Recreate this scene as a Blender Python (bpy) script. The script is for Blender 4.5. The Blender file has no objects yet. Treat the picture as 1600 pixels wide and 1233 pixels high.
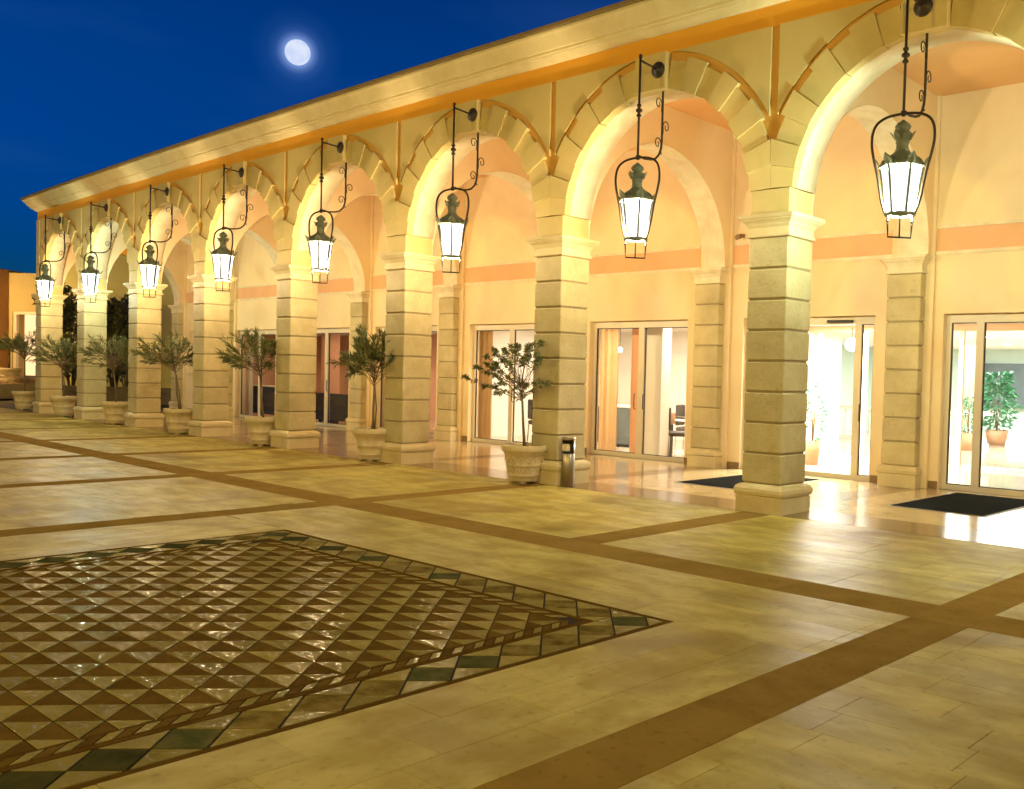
import bpy, bmesh, math, random
from mathutils import Vector, Matrix
random.seed(7)
sc = bpy.context.scene
PI = math.pi
# ------------------------------------------------------------ camera
cam_d = bpy.data.cameras.new('camera'); cam = bpy.data.objects.new('camera', cam_d)
sc.collection.objects.link(cam); sc.camera = cam
YAW, PITCH, ROLL = 0.72355, -0.03422, 0.02708
cyw, syw, cp, sp, cr, sr = math.cos(YAW), math.sin(YAW), math.cos(PITCH), math.sin(PITCH), math.cos(ROLL), math.sin(ROLL)
F0 = Vector((-syw, cyw, 0)); R0 = Vector((cyw, syw, 0)); U0 = Vector((0, 0, 1))
F2 = F0*cp + U0*sp; U2 = U0*cp - F0*sp
R3 = R0*cr + U2*sr; U3 = U2*cr - R0*sr
m = Matrix((R3, U3, -F2)).transposed().to_4x4(); m.translation = Vector((6.027, -9.2687, 1.6))
cam.matrix_world = m
cam_d.sensor_fit = 'HORIZONTAL'; cam_d.sensor_width = 36
cam_d.lens = 1474.31/1600*36; cam_d.shift_x = -190.257/1600; cam_d.shift_y = 20.967/1600
cam_d.clip_start = .05; cam_d.clip_end = 6000
# ------------------------------------------------------------ world: dusk sky
SUN_ROT = math.radians(40)
w = bpy.data.worlds.new('World'); sc.world = w; w.use_nodes = True
nt = w.node_tree; nt.nodes.clear()
out = nt.nodes.new('ShaderNodeOutputWorld'); bg = nt.nodes.new('ShaderNodeBackground')
sky = nt.nodes.new('ShaderNodeTexSky'); sky.sky_type = 'NISHITA'; sky.sun_disc = False
sky.sun_elevation = math.radians(1.0); sky.sun_rotation = SUN_ROT
sky.air_density = 1.0; sky.dust_density = 0.2; sky.ozone_density = 6.0
tint = nt.nodes.new('ShaderNodeMix'); tint.data_type = 'RGBA'; tint.blend_type = 'MULTIPLY'
tint.inputs['Factor'].default_value = 1.0; tint.inputs['B'].default_value = (0.0, 2.45, 3.35, 1)
nt.links.new(sky.outputs['Color'], tint.inputs['A'])
# a faint streak of high cloud and the aureole round the moon, both parts of the sky
geo = nt.nodes.new('ShaderNodeNewGeometry')
MOON = Vector((-0.83850669, 0.4579841, 0.29522382)).normalized()
def vmath(op, a=None, b=None):
    n = nt.nodes.new('ShaderNodeVectorMath'); n.operation = op
    if a is not None: nt.links.new(a, n.inputs[0])
    if b is not None: n.inputs[1].default_value = b
    return n
tc = nt.nodes.new('ShaderNodeTexCoord')
dn = vmath('NORMALIZE', tc.outputs['Generated'])
dot = vmath('DOT_PRODUCT', dn.outputs['Vector'], MOON)
ac = nt.nodes.new('ShaderNodeMath'); ac.operation = 'ARCCOSINE'; nt.links.new(dot.outputs['Value'], ac.inputs[0])
mr = nt.nodes.new('ShaderNodeValToRGB')
e = mr.color_ramp.elements; e[0].position = 0.011; e[0].color = (.20, .28, .48, 1); e[1].position = 0.042; e[1].color = (0, 0, 0, 1)
k = mr.color_ramp.elements.new(0.0175); k.color = (.025, .05, .11, 1)
k = mr.color_ramp.elements.new(0.026); k.color = (.005, .012, .025, 1)
nt.links.new(ac.outputs[0], mr.inputs['Fac'])
nz = nt.nodes.new('ShaderNodeTexNoise'); nz.inputs['Scale'].default_value = 2.2; nz.inputs['Detail'].default_value = 4
mp = nt.nodes.new('ShaderNodeMapping'); mp.inputs['Scale'].default_value = (1, 1, 5); mp.inputs['Rotation'].default_value = (.12, .2, 0)
nt.links.new(tc.outputs['Generated'], mp.inputs['Vector']); nt.links.new(mp.outputs['Vector'], nz.inputs['Vector'])
cr_ = nt.nodes.new('ShaderNodeValToRGB'); e = cr_.color_ramp.elements
e[0].position = .5; e[0].color = (0, 0, 0, 1); e[1].position = .85; e[1].color = (.010, .018, .028, 1)
nt.links.new(nz.outputs['Fac'], cr_.inputs['Fac'])
bg.inputs['Strength'].default_value = 0.1
bg2 = nt.nodes.new('ShaderNodeBackground'); bg2.inputs['Strength'].default_value = 1.0
ad = nt.nodes.new('ShaderNodeMix'); ad.data_type = 'RGBA'; ad.blend_type = 'ADD'; ad.inputs['Factor'].default_value = 1
nt.links.new(mr.outputs['Color'], ad.inputs['A']); nt.links.new(cr_.outputs['Color'], ad.inputs['B'])
nt.links.new(ad.outputs['Result'], bg2.inputs['Color'])
sx_ = nt.nodes.new('ShaderNodeSeparateXYZ'); nt.links.new(dn.outputs['Vector'], sx_.inputs[0])
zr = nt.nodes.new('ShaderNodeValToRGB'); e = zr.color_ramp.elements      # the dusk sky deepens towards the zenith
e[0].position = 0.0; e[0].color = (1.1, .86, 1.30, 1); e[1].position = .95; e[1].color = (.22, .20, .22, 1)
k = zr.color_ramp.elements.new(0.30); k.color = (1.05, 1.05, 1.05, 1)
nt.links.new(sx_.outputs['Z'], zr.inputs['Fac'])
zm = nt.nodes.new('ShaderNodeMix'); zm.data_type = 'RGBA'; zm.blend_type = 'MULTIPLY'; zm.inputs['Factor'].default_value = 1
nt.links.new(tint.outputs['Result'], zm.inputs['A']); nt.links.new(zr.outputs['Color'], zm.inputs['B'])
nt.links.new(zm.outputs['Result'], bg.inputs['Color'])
sm = nt.nodes.new('ShaderNodeAddShader'); nt.links.new(bg.outputs[0], sm.inputs[0]); nt.links.new(bg2.outputs[0], sm.inputs[1])
nt.links.new(sm.outputs[0], out.inputs['Surface'])
# moonlight: the one distant lamp of this dusk scene
sd = bpy.data.lights.new('moonlight', 'SUN'); sd.energy = 0.02; sd.angle = math.radians(.5); sd.color = (.8, .88, 1)
so = bpy.data.objects.new('moonlight', sd); sc.collection.objects.link(so)
so.rotation_euler = MOON.to_track_quat('Z', 'Y').to_euler()
sc.view_settings.view_transform = 'Standard'; sc.view_settings.look = 'None'
sc.view_settings.exposure = 0.0; sc.view_settings.gamma = 1.0; sc.view_settings.use_curve_mapping = False
sc.render.engine = 'CYCLES'
sc.cycles.max_bounces = 7; sc.cycles.diffuse_bounces = 4; sc.cycles.transparent_max_bounces = 12
sc.cycles.sample_clamp_indirect = 6; sc.cycles.use_denoising = True

LAMP_W = 1130.0                    # watts of each facade lantern
POST_W = 6100.0  # watts of each added lamp post, all out of view
WARM = (1.0, 0.76, 0.46); COOL = (0.80, 1.0, 0.80)

# ------------------------------------------------------------ layout: the facade follows a very gentle curve
CURV = 0.00090195
def W(x): return CURV*(x+15)**2
def slope(x): return math.atan(2*CURV*(x+15))
def P(x, y, z=0.0): return (x, y+W(x), z)
S = 3.69874; WF = 0.54646; WS = 0.5772
XEND = -7*S - WF                 # left end of the building
XR = 2*S + 2.2                   # it goes on past the right edge of the picture

# ------------------------------------------------------------ helpers
C = sc.collection
class MB:
    def __init__(s): s.v = []; s.f = []; s.sm = []
    def add(s, vs, fs, smooth=False):
        b = len(s.v); s.v += [tuple(v) for v in vs]; s.f += [tuple(i+b for i in f) for f in fs]; s.sm += [smooth]*len(fs)
        return s
    def box(s, x0, x1, y0, y1, z0, z1):
        vs = [(x, y, z) for z in (z0, z1) for x, y in ((x0, y0), (x1, y0), (x1, y1), (x0, y1))]
        return s.add(vs, [(3, 2, 1, 0), (4, 5, 6, 7), (0, 1, 5, 4), (1, 2, 6, 5), (2, 3, 7, 6), (3, 0, 4, 7)])
    def cbox(s, x0, x1, y0, y1, z0, z1, c):
        """box whose vertical edges and top/bottom edges are chamfered by c"""
        def ring(d, z): return [(x0+d+c, y0+d, z), (x1-d-c, y0+d, z), (x1-d, y0+d+c, z), (x1-d, y1-d-c, z), (x1-d-c, y1-d, z), (x0+d+c, y1-d, z), (x0+d, y1-d-c, z), (x0+d, y0+d+c, z)]
        vs = ring(c, z0)+ring(0, z0+c)+ring(0, z1-c)+ring(c, z1)
        fs = [tuple(range(7, -1, -1)), tuple(range(24, 32))]
        for r in range(3):
            for i in range(8): fs.append((r*8+i, r*8+(i+1) % 8, r*8+8+(i+1) % 8, r*8+8+i))
        return s.add(vs, fs)
    def prism(s, poly, y0, y1):      # poly in x,z (counter-clockwise seen from -y)
        n = len(poly); vs = [(x, y0, z) for x, z in poly]+[(x, y1, z) for x, z in poly]
        fs = [tuple(range(n)), tuple(range(2*n-1, n-1, -1))]+[(i, i+n, (i+1) % n+n, (i+1) % n) for i in range(n)]
        return s.add(vs, fs)
    def slab(s, poly, z0, z1, c=0.0):  # poly in x,y counter-clockwise seen from above
        n = len(poly)
        if c > 0:
            cx = sum(p[0] for p in poly)/n; cy = sum(p[1] for p in poly)/n
            def inn(p):
                d = Vector((cx-p[0], cy-p[1])); d.normalize(); return (p[0]+d.x*c*1.3, p[1]+d.y*c*1.3)
            top = [inn(p) for p in poly]
            vs = [(x, y, z0) for x, y in poly]+[(x, y, z1-c*.6) for x, y in poly]+[(x, y, z1) for x, y in top]
            fs = [tuple(range(2*n, 3*n))]
            for r in range(2):
                fs += [(r*n+i, r*n+(i+1) % n, (r+1)*n+(i+1) % n, (r+1)*n+i) for i in range(n)]
        else:
            vs = [(x, y, z0) for x, y in poly]+[(x, y, z1) for x, y in poly]
            fs = [tuple(range(n, 2*n))]+[(i, (i+1) % n, (i+1) % n+n, i+n) for i in range(n)]
        return s.add(vs, fs)
    def lathe(s, prof, n=24, c=(0, 0), smooth=True, a0=0.0, cap=True, sq=1.0):
        vs = []
        for r, z in prof:
            for i in range(n):
                a = a0+2*PI*i/n; vs.append((c[0]+r*math.cos(a), c[1]+r*math.sin(a)*sq, z))
        fs = []
        for k in range(len(prof)-1):
            for i in range(n):
                fs.append((k*n+i, k*n+(i+1) % n, (k+1)*n+(i+1) % n, (k+1)*n+i))
        s.add(vs, fs, smooth)
        if cap:
            b = len(s.v)-len(vs)
            s.f.append(tuple(b+i for i in range(n-1, -1, -1))); s.sm.append(False)
            t = b+(len(prof)-1)*n; s.f.append(tuple(t+i for i in range(n))); s.sm.append(False)
        return s
    def tube(s, pts, r, n=8, close=False, r1=None):
        pts = [Vector(p) for p in pts]; vs = []; m_ = len(pts)
        up = Vector((0, 0, 1)); prev = None
        for i, p in enumerate(pts):
            a = pts[i-1] if i > 0 else (pts[-1] if close else p); b = pts[i+1] if i < m_-1 else (pts[0] if close else p)
            t = (b-a); t.normalize()
            if prev is None:
                u = t.cross(up)
                if u.length < .1: u = t.cross(Vector((1, 0, 0)))
            else: u = prev-t*prev.dot(t)
            u.normalize(); prev = u; v = t.cross(u)
            rr = r if r1 is None else r+(r1-r)*i/max(1, m_-1)
            for j in range(n):
                q = 2*PI*j/n; vs.append(p+(u*math.cos(q)+v*math.sin(q))*rr)
        fs = []
        for i in range(m_ if close else m_-1):
            k = (i+1) % m_
            for j in range(n): fs.append((i*n+j, i*n+(j+1) % n, k*n+(j+1) % n, k*n+j))
        s.add(vs, fs, True)
        if not close:
            b = len(s.v)-len(vs)
            s.f.append(tuple(b+j for j in range(n-1, -1, -1))); s.sm.append(False)
            s.f.append(tuple(b+(m_-1)*n+j for j in range(n))); s.sm.append(False)
        return s
    def mould(s, x0, x1, y0, y1, prof):
        """moulding swept round a rectangle; prof = [(offset outward, z)] from bottom up, closed top and bottom"""
        vs = []
        for o, z in prof: vs += [(x0-o, y0-o, z), (x1+o, y0-o, z), (x1+o, y1+o, z), (x0-o, y1+o, z)]
        fs = [(3, 2, 1, 0)]
        for k in range(len(prof)-1):
            for i in range(4): fs.append((k*4+i, k*4+(i+1) % 4, k*4+4+(i+1) % 4, k*4+4+i))
        t = (len(prof)-1)*4; fs.append((t, t+1, t+2, t+3))
        return s.add(vs, fs)
    def warp(s, fn): s.v = [fn(*v) for v in s.v]; return s
    def mesh(s, name, mat):
        me = bpy.data.meshes.new(name); me.from_pydata([tuple(v) for v in s.v], [], s.f)
        me.polygons.foreach_set('use_smooth', s.sm); me.materials.append(mat); me.update()
        return me
    def obj(s, name, mat, parent=None, **kw):
        return link(name, s.mesh(name, mat), parent, **kw)
def link(name, me, parent=None, loc=None, rot=None, kind=None, label=None, cat=None, group=None):
    o = bpy.data.objects.new(name, me); C.objects.link(o)
    if parent is not None: o.parent = parent
    if loc is not None: o.location = loc
    if rot is not None: o.rotation_euler = rot
    if kind: o['kind'] = kind
    if label: o['label'] = label
    if cat: o['category'] = cat
    if group: o['group'] = group
    return o
def thing(name, label, cat, loc=(0, 0, 0), rz=0.0, group=None):
    return link(name, None, None, loc, (0, 0, rz), None, label, cat, group)
def children(o): return [c for c in C.objects if c.parent == o]
def dup(root, loc, rz, label):
    kids = list(root.children)
    r = root.copy(); C.objects.link(r); r.location = loc; r.rotation_euler = (0, 0, rz); r['label'] = label
    for ch in kids:
        c = ch.copy(); C.objects.link(c); c.parent = r
        for g in list(ch.children):
            d = g.copy(); C.objects.link(d); d.parent = c
    return r
def lamp(kind, name, loc, power, color, size=.1, parent=None, rot=None, size_y=None, spread=None):
    d = bpy.data.lights.new(name, kind); d.energy = power; d.color = color
    if kind == 'AREA':
        d.size = size
        if size_y: d.shape = 'RECTANGLE'; d.size_y = size_y
        if spread: d.spread = spread
    else: d.shadow_soft_size = size
    o = bpy.data.objects.new(name, d); C.objects.link(o); o.location = loc
    if parent: o.parent = parent
    if rot: o.rotation_euler = rot
    return o

# ------------------------------------------------------------ materials
def mat(name, col, rough=.6, col2=None, scale=3.0, detail=5, stretch=(1, 1, 1), contrast=(.35, .7), rnd=0.0, bump=0.0, bscale=40,
        metal=0.0, rrough=0.0, space='pos', glint=0.0, spec=.5, spots=0.0, dirt=None, coat=0.0, wave=0.0):
    mt = bpy.data.materials.new(name); mt.use_nodes = True; t = mt.node_tree; n = t.nodes; L = t.links
    b = n['Principled BSDF']; b.inputs['Roughness'].default_value = rough; b.inputs['Metallic'].default_value = metal
    b.inputs['Specular IOR Level'].default_value = spec
    if coat: b.inputs['Coat Weight'].default_value = coat; b.inputs['Coat Roughness'].default_value = .12
    if space == 'pos':
        g = n.new('ShaderNodeNewGeometry'); src = g.outputs['Position']
    else:
        g = n.new('ShaderNodeTexCoord'); src = g.outputs['Object']
    mp = n.new('ShaderNodeMapping'); mp.inputs['Scale'].default_value = stretch; L.new(src, mp.inputs['Vector'])
    nz = n.new('ShaderNodeTexNoise'); nz.inputs['Scale'].default_value = scale; nz.inputs['Detail'].default_value = detail
    nz.inputs['Roughness'].default_value = .62
    L.new(mp.outputs['Vector'], nz.inputs['Vector'])
    cr = n.new('ShaderNodeValToRGB'); e = cr.color_ramp.elements
    e[0].position, e[1].position = contrast; e[0].color = (*col, 1); e[1].color = (*(col2 or col), 1)
    L.new(nz.outputs['Fac'], cr.inputs['Fac']); cur = cr.outputs['Color']
    if spots:
        n2 = n.new('ShaderNodeTexNoise'); n2.inputs['Scale'].default_value = scale*7; n2.inputs['Detail'].default_value = 3; L.new(src, n2.inputs['Vector'])
        r2 = n.new('ShaderNodeMapRange'); r2.inputs['From Min'].default_value = .6; r2.inputs['From Max'].default_value = .78
        r2.inputs['To Min'].default_value = 1; r2.inputs['To Max'].default_value = 1-spots; L.new(n2.outputs['Fac'], r2.inputs['Value'])
        mx = n.new('ShaderNodeMix'); mx.data_type = 'RGBA'; mx.blend_type = 'MULTIPLY'; mx.inputs['Factor'].default_value = 1
        L.new(cur, mx.inputs['A']); L.new(r2.outputs['Result'], mx.inputs['B']); cur = mx.outputs['Result']
    if dirt:       # broad stains: (scale, strength, colour)
        n3 = n.new('ShaderNodeTexNoise'); n3.inputs['Scale'].default_value = dirt[0]; n3.inputs['Detail'].default_value = 6; n3.inputs['Distortion'].default_value = .6
        L.new(src, n3.inputs['Vector'])
        r3 = n.new('ShaderNodeMapRange'); r3.inputs['From Min'].default_value = .48; r3.inputs['From Max'].default_value = .72
        r3.inputs['To Max'].default_value = dirt[1]; L.new(n3.outputs['Fac'], r3.inputs['Value'])
        mx = n.new('ShaderNodeMix'); mx.data_type = 'RGBA'; L.new(r3.outputs['Result'], mx.inputs['Factor'])
        L.new(cur, mx.inputs['A']); mx.inputs['B'].default_value = (*dirt[2], 1); cur = mx.outputs['Result']
    if rnd:
        oi = n.new('ShaderNodeObjectInfo'); gi = n.new('ShaderNodeNewGeometry')
        a = n.new('ShaderNodeMath'); a.operation = 'ADD'; L.new(oi.outputs['Random'], a.inputs[0]); L.new(gi.outputs['Random Per Island'], a.inputs[1])
        fr = n.new('ShaderNodeMath'); fr.operation = 'FRACT'; L.new(a.outputs[0], fr.inputs[0])
        mr = n.new('ShaderNodeMapRange'); mr.inputs['To Min'].default_value = 1-rnd; mr.inputs['To Max'].default_value = 1+rnd*.5
        L.new(fr.outputs[0], mr.inputs['Value'])
        mx = n.new('ShaderNodeMix'); mx.data_type = 'RGBA'; mx.blend_type = 'MULTIPLY'; mx.inputs['Factor'].default_value = 1
        L.new(cur, mx.inputs['A']); L.new(mr.outputs['Result'], mx.inputs['B']); cur = mx.outputs['Result']
        if rrough:
            mq = n.new('ShaderNodeMapRange'); mq.inputs['To Min'].default_value = rough-rrough*.5; mq.inputs['To Max'].default_value = rough+rrough
            aa = n.new('ShaderNodeMath'); aa.operation = 'ADD'; mm = n.new('ShaderNodeMath'); mm.operation = 'MULTIPLY'; mm.inputs[1].default_value = .5
            L.new(fr.outputs[0], aa.inputs[0]); L.new(nz.outputs['Fac'], aa.inputs[1]); L.new(aa.outputs[0], mm.inputs[0]); L.new(mm.outputs[0], mq.inputs['Value'])
            L.new(mq.outputs['Result'], b.inputs['Roughness'])
    elif rrough:
        mq = n.new('ShaderNodeMapRange'); mq.inputs['To Min'].default_value = rough-rrough; mq.inputs['To Max'].default_value = rough+rrough
        L.new(nz.outputs['Fac'], mq.inputs['Value']); L.new(mq.outputs['Result'], b.inputs['Roughness'])
    L.new(cur, b.inputs['Base Color'])
    if glint:      # worn polish: small glossy specks between matt ones
        gn = n.new('ShaderNodeTexNoise'); gn.inputs['Scale'].default_value = 34; gn.inputs['Detail'].default_value = 5; L.new(src, gn.inputs['Vector'])
        gr = n.new('ShaderNodeMapRange'); gr.inputs['From Min'].default_value = .54; gr.inputs['From Max'].default_value = .68
        gr.inputs['To Min'].default_value = 0; gr.inputs['To Max'].default_value = glint; L.new(gn.outputs['Fac'], gr.inputs['Value'])
        L.new(gr.outputs['Result'], b.inputs['Specular IOR Level'])
    if bump:
        bn = n.new('ShaderNodeTexNoise'); bn.inputs['Scale'].default_value = bscale; bn.inputs['Detail'].default_value = 4; L.new(mp.outputs['Vector'] if wave else src, bn.inputs['Vector'])
        bp = n.new('ShaderNodeBump'); bp.inputs['Strength'].default_value = bump; bp.inputs['Distance'].default_value = .01
        L.new(bn.outputs['Fac'], bp.inputs['Height']); L.new(bp.outputs['Normal'], b.inputs['Normal'])
    return mt
def emis(name, col, strength, transp=0.0):
    mt = bpy.data.materials.new(name); mt.use_nodes = True; t = mt.node_tree; n = t.nodes; n.clear()
    o = n.new('ShaderNodeOutputMaterial'); e = n.new('ShaderNodeEmission'); e.inputs['Color'].default_value = (*col, 1); e.inputs['Strength'].default_value = strength
    if transp:
        tr = n.new('ShaderNodeBsdfTransparent'); mx = n.new('ShaderNodeMixShader'); mx.inputs[0].default_value = 1-transp
        t.links.new(tr.outputs[0], mx.inputs[1]); t.links.new(e.outputs[0], mx.inputs[2]); t.links.new(mx.outputs[0], o.inputs[0])
    else: t.links.new(e.outputs[0], o.inputs[0])
    return mt
def glassmat(name, tint=(1, 1, 1), refl=.12):
    mt = bpy.data.materials.new(name); mt.use_nodes = True; t = mt.node_tree; n = t.nodes; n.clear()
    o = n.new('ShaderNodeOutputMaterial'); tr = n.new('ShaderNodeBsdfTransparent'); tr.inputs[0].default_value = (*tint, 1)
    gl = n.new('ShaderNodeBsdfGlossy'); gl.inputs['Roughness'].default_value = .01
    fr = n.new('ShaderNodeFresnel'); fr.inputs['IOR'].default_value = 1.5
    ml = n.new('ShaderNodeMath'); ml.operation = 'MULTIPLY_ADD'; ml.inputs[1].default_value = 1.0; ml.inputs[2].default_value = refl*.3
    ge = n.new('ShaderNodeNewGeometry'); iv = n.new('ShaderNodeMath'); iv.operation = 'SUBTRACT'; iv.inputs[0].default_value = 1; t.links.new(ge.outputs['Backfacing'], iv.inputs[1])
    m2_ = n.new('ShaderNodeMath'); m2_.operation = 'MULTIPLY'; t.links.new(fr.outputs[0], m2_.inputs[0]); t.links.new(iv.outputs[0], m2_.inputs[1])
    t.links.new(m2_.outputs[0], ml.inputs[0]); ml.inputs[2].default_value = 0.0
    mx = n.new('ShaderNodeMixShader'); t.links.new(ml.outputs[0], mx.inputs[0]); t.links.new(tr.outputs[0], mx.inputs[1]); t.links.new(gl.outputs[0], mx.inputs[2])
    t.links.new(mx.outputs[0], o.inputs[0]); return mt

M = {}
def cloth(name, col, *a):
    mt = mat(name, col, *a); t = mt.node_tree; b = t.nodes['Principled BSDF']; o = t.nodes['Material Output']
    tl = t.nodes.new('ShaderNodeBsdfTranslucent'); tl.inputs['Color'].default_value = (*col, 1)
    mx = t.nodes.new('ShaderNodeMixShader'); mx.inputs[0].default_value = .5
    t.links.new(b.outputs[0], mx.inputs[1]); t.links.new(tl.outputs[0], mx.inputs[2]); t.links.new(mx.outputs[0], o.inputs['Surface'])
    return mt
M['render'] = mat('cream_render', (.54, .42, .15), .85, (.59, .47, .18), 1.2, bump=.12, bscale=55, dirt=(.6, .35, (.50, .36, .10)))
M['peach'] = mat('peach_render', (.82, .66, .38), .85, (.84, .70, .42), .9, bump=.10, bscale=60, dirt=(.7, .5, (.66, .46, .20)))
M['orange'] = mat('ochre_orange_render', (.76, .36, .022), .85, (.80, .40, .03), 1.5, bump=.10, bscale=60)
M['ochre'] = mat('ochre_channel_render', (.60, .33, .06), .85, (.64, .36, .07), 1.5)
M['ceilo'] = mat('peach_orange_ceiling', (.74, .43, .17), .85, (.78, .47, .2), 1.5)
M['terracotta'] = mat('terracotta_paint', (.74, .42, .20), .8, (.78, .46, .24), 2.0)
M['trim'] = mat('pale_trim', (.78, .70, .48), .7, (.66, .55, .32), 4.0)
M['cast'] = mat('cast_stone_cream', (.68, .58, .32), .75, (.60, .49, .24), 3.0, bump=.15, bscale=30, rnd=.06, spots=.12, dirt=(1.3, .35, (.45, .34, .14)))
M['block'] = mat('sandstone_block', (.58, .50, .26), .7, (.47, .39, .18), 2.6, bump=.5, bscale=26, rnd=.10, spots=.25, dirt=(1.7, .45, (.34, .26, .12)))
M['joint'] = mat('joint_mortar', (.34, .28, .15), .9)
M['vous'] = mat('voussoir_stone', (.64, .51, .20), .75, (.56, .44, .15), 2.2, bump=.14, bscale=30, rnd=.07, dirt=(1.2, .3, (.42, .32, .12)))
M['roof'] = mat('roof_edge_tile', (.26, .18, .07), .8, (.20, .14, .06), 4)
M['slab'] = mat('travertine_slab', (.52, .445, .135), .40, (.38, .305, .065), 2.4, stretch=(.8, 1.7, 1), contrast=(.38, .62), rnd=.14, bump=.10, bscale=7, rrough=.14, spots=.35, dirt=(1.1, .85, (.25, .17, .02)), spec=.022, wave=1)
M['slab_y'] = mat('travertine_slab_lengthwise', (.51, .435, .13), .40, (.385, .31, .065), 2.4, stretch=(1.7, .8, 1), contrast=(.38, .62), rnd=.14, bump=.10, bscale=7, rrough=.14, spots=.35, dirt=(1.3, .85, (.25, .175, .02)), spec=.022, wave=1)
M['band'] = mat('brown_marble_band', (.30, .20, .055), .5, (.235, .152, .038), 3.0, rnd=.08, bump=.06, bscale=14, rrough=.1, spots=.35, spec=.0)
M['grout'] = mat('dark_grout', (.028, .02, .008), .9, spec=.1)
M['sgrout'] = mat('slab_grout', (.13, .10, .03), .8)
M['t_cream'] = mat('cream_mosaic_tile', (.30, .25, .075), .17, (.225, .185, .05), 9, rnd=.25, bump=.16, bscale=60, glint=.15)
M['t_brown'] = mat('brown_mosaic_tile', (.15, .092, .022), .4, (.11, .068, .015), 9, rnd=.2, bump=.06, bscale=40, spec=.0)
M['t_green'] = mat('dark_green_mosaic_tile', (.06, .066, .026), .4, (.12, .11, .04), 7, rnd=.35, bump=.12, bscale=40, spec=.0)
M['t_ochre'] = mat('ochre_mosaic_tile', (.26, .20, .06), .34, (.09, .065, .015), 7, rnd=.25, bump=.12, bscale=40, spec=.0)
M['t_edge'] = mat('brown_edging_strip', (.12, .07, .015), .5, (.09, .05, .01), 8, rnd=.1, spec=.0)
M['polished'] = mat('polished_porch_tile', (.60, .48, .26), .15, (.50, .38, .18), 2.2, rnd=.08, rrough=.05, bump=.03, bscale=5, coat=.3)
M['pband'] = mat('polished_brown_band', (.25, .16, .06), .18, (.19, .12, .045), 3, rnd=.06, rrough=.05)
M['pot'] = mat('cast_pot_stone', (.68, .57, .33), .8, (.57, .46, .24), 6, bump=.35, bscale=45, spots=.25, space='obj', dirt=(3, .4, (.40, .29, .13)))
M['soil'] = mat('soil', (.06, .04, .02), .95, (.03, .02, .012), 20)
M['bark'] = mat('pale_bark', (.20, .14, .07), .85, (.12, .08, .04), 12, stretch=(1, 1, .3), bump=.3, bscale=30)
M['leaf'] = mat('oleander_leaf', (.13, .15, .045), .6, (.24, .25, .09), 6, rnd=.45)
M['leafd'] = mat('dark_shrub_leaf', (.10, .11, .03), .55, (.17, .17, .05), 5, rnd=.4)
M['leafi'] = mat('indoor_leaf', (.03, .16, .07), .4, (.05, .22, .10), 8, rnd=.3)
M['iron'] = mat('aged_bronze_iron', (.050, .034, .020), .5, (.035, .026, .017), 10, metal=.4)
M['verdigris'] = mat('verdigris_copper', (.19, .22, .15), .6, (.10, .12, .08), 9, metal=.05, bump=.3, bscale=30, space='obj')
M['steel'] = mat('brushed_steel', (.46, .41, .31), .34, (.34, .30, .22), 3, stretch=(12, 12, .4), metal=1.0, rrough=.08, space='obj')
M['black'] = mat('black_opening', (.012, .012, .012), .6)
M['mat'] = mat('black_rubber_mat', (.008, .009, .006), 1.0, (.005, .006, .004), 60, bump=.5, bscale=160, spec=.02)
M['matedge'] = mat('mat_edge_rubber', (.20, .20, .13), .6)
M['frame'] = mat('cream_aluminium_frame', (.70, .62, .44), .35, (.66, .58, .40), 3)
M['glass'] = glassmat('window_glass')
M['teal'] = glassmat('dark_teal_glass', (.22, .30, .30))
M['gasket'] = mat('dark_gasket', (.03, .025, .02), .6)
M['curtain'] = cloth('orange_curtain', (.50, .33, .15), .9, (.42, .27, .11), 5)
M['curtainp'] = cloth('pale_curtain', (.62, .58, .42), .9, (.55, .50, .34), 5)
M['pink'] = mat('salmon_wall', (.72, .42, .26), .8, (.68, .38, .22), 2)
M['white'] = mat('white_wall', (.78, .74, .66), .7, (.74, .70, .62), 2)
M['cool'] = mat('pale_green_wall', (.62, .72, .64), .7, (.58, .68, .60), 2)
M['ceil'] = mat('white_ceiling', (.78, .76, .70), .8)
M['lobbyfl'] = mat('polished_lobby_floor', (.55, .48, .36), .08, (.48, .40, .28), 2, coat=.3)
M['wood'] = mat('brown_wood', (.26, .14, .06), .5, (.18, .09, .04), 6, stretch=(1, 1, 5))
M['darkwood'] = mat('dark_upholstery', (.03, .022, .016), .7, (.02, .016, .012), 8)
M['grey'] = mat('grey_cabinet', (.10, .13, .14), .5, (.07, .09, .10), 3)
M['tcpot'] = mat('terracotta_pot', (.40, .25, .15), .8, (.42, .18, .09), 5)
M['glow'] = emis('lit_lantern_glass', (1.0, .94, .97), 1.9, .35)
M['glowc'] = emis('lit_lantern_glass_cool', (.93, .98, 1.0), 1.9, .35)
M['glowb'] = emis('lamp_bulb', (1.0, .92, .80), 14.0)
M['down'] = emis('ceiling_lamp_glow', (1.0, .95, .85), 14.0)
M['tv'] = emis('small_blue_light', (.25, .35, 1.0), 9.0)
M['wing'] = mat('olive_wing_render', (.52, .41, .17), .85, (.46, .35, .13), .8, bump=.1, bscale=40)
M['wing_lit'] = mat('olive_lit_render', (.80, .74, .26), .85, (.74, .66, .2), .8)  # brighter copy of the wing render, standing in for light on the tall wall
M['wingo'] = mat('orange_wing_render', (.50, .26, .06), .85, (.44, .22, .05), .8)
M['garden'] = mat('garden_wall_stone', (.24, .18, .08), .9, (.16, .12, .05), 3, bump=.4, bscale=12)
M['moon'] = emis('moon_surface', (.72, .78, 1.0), 1.0)
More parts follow.
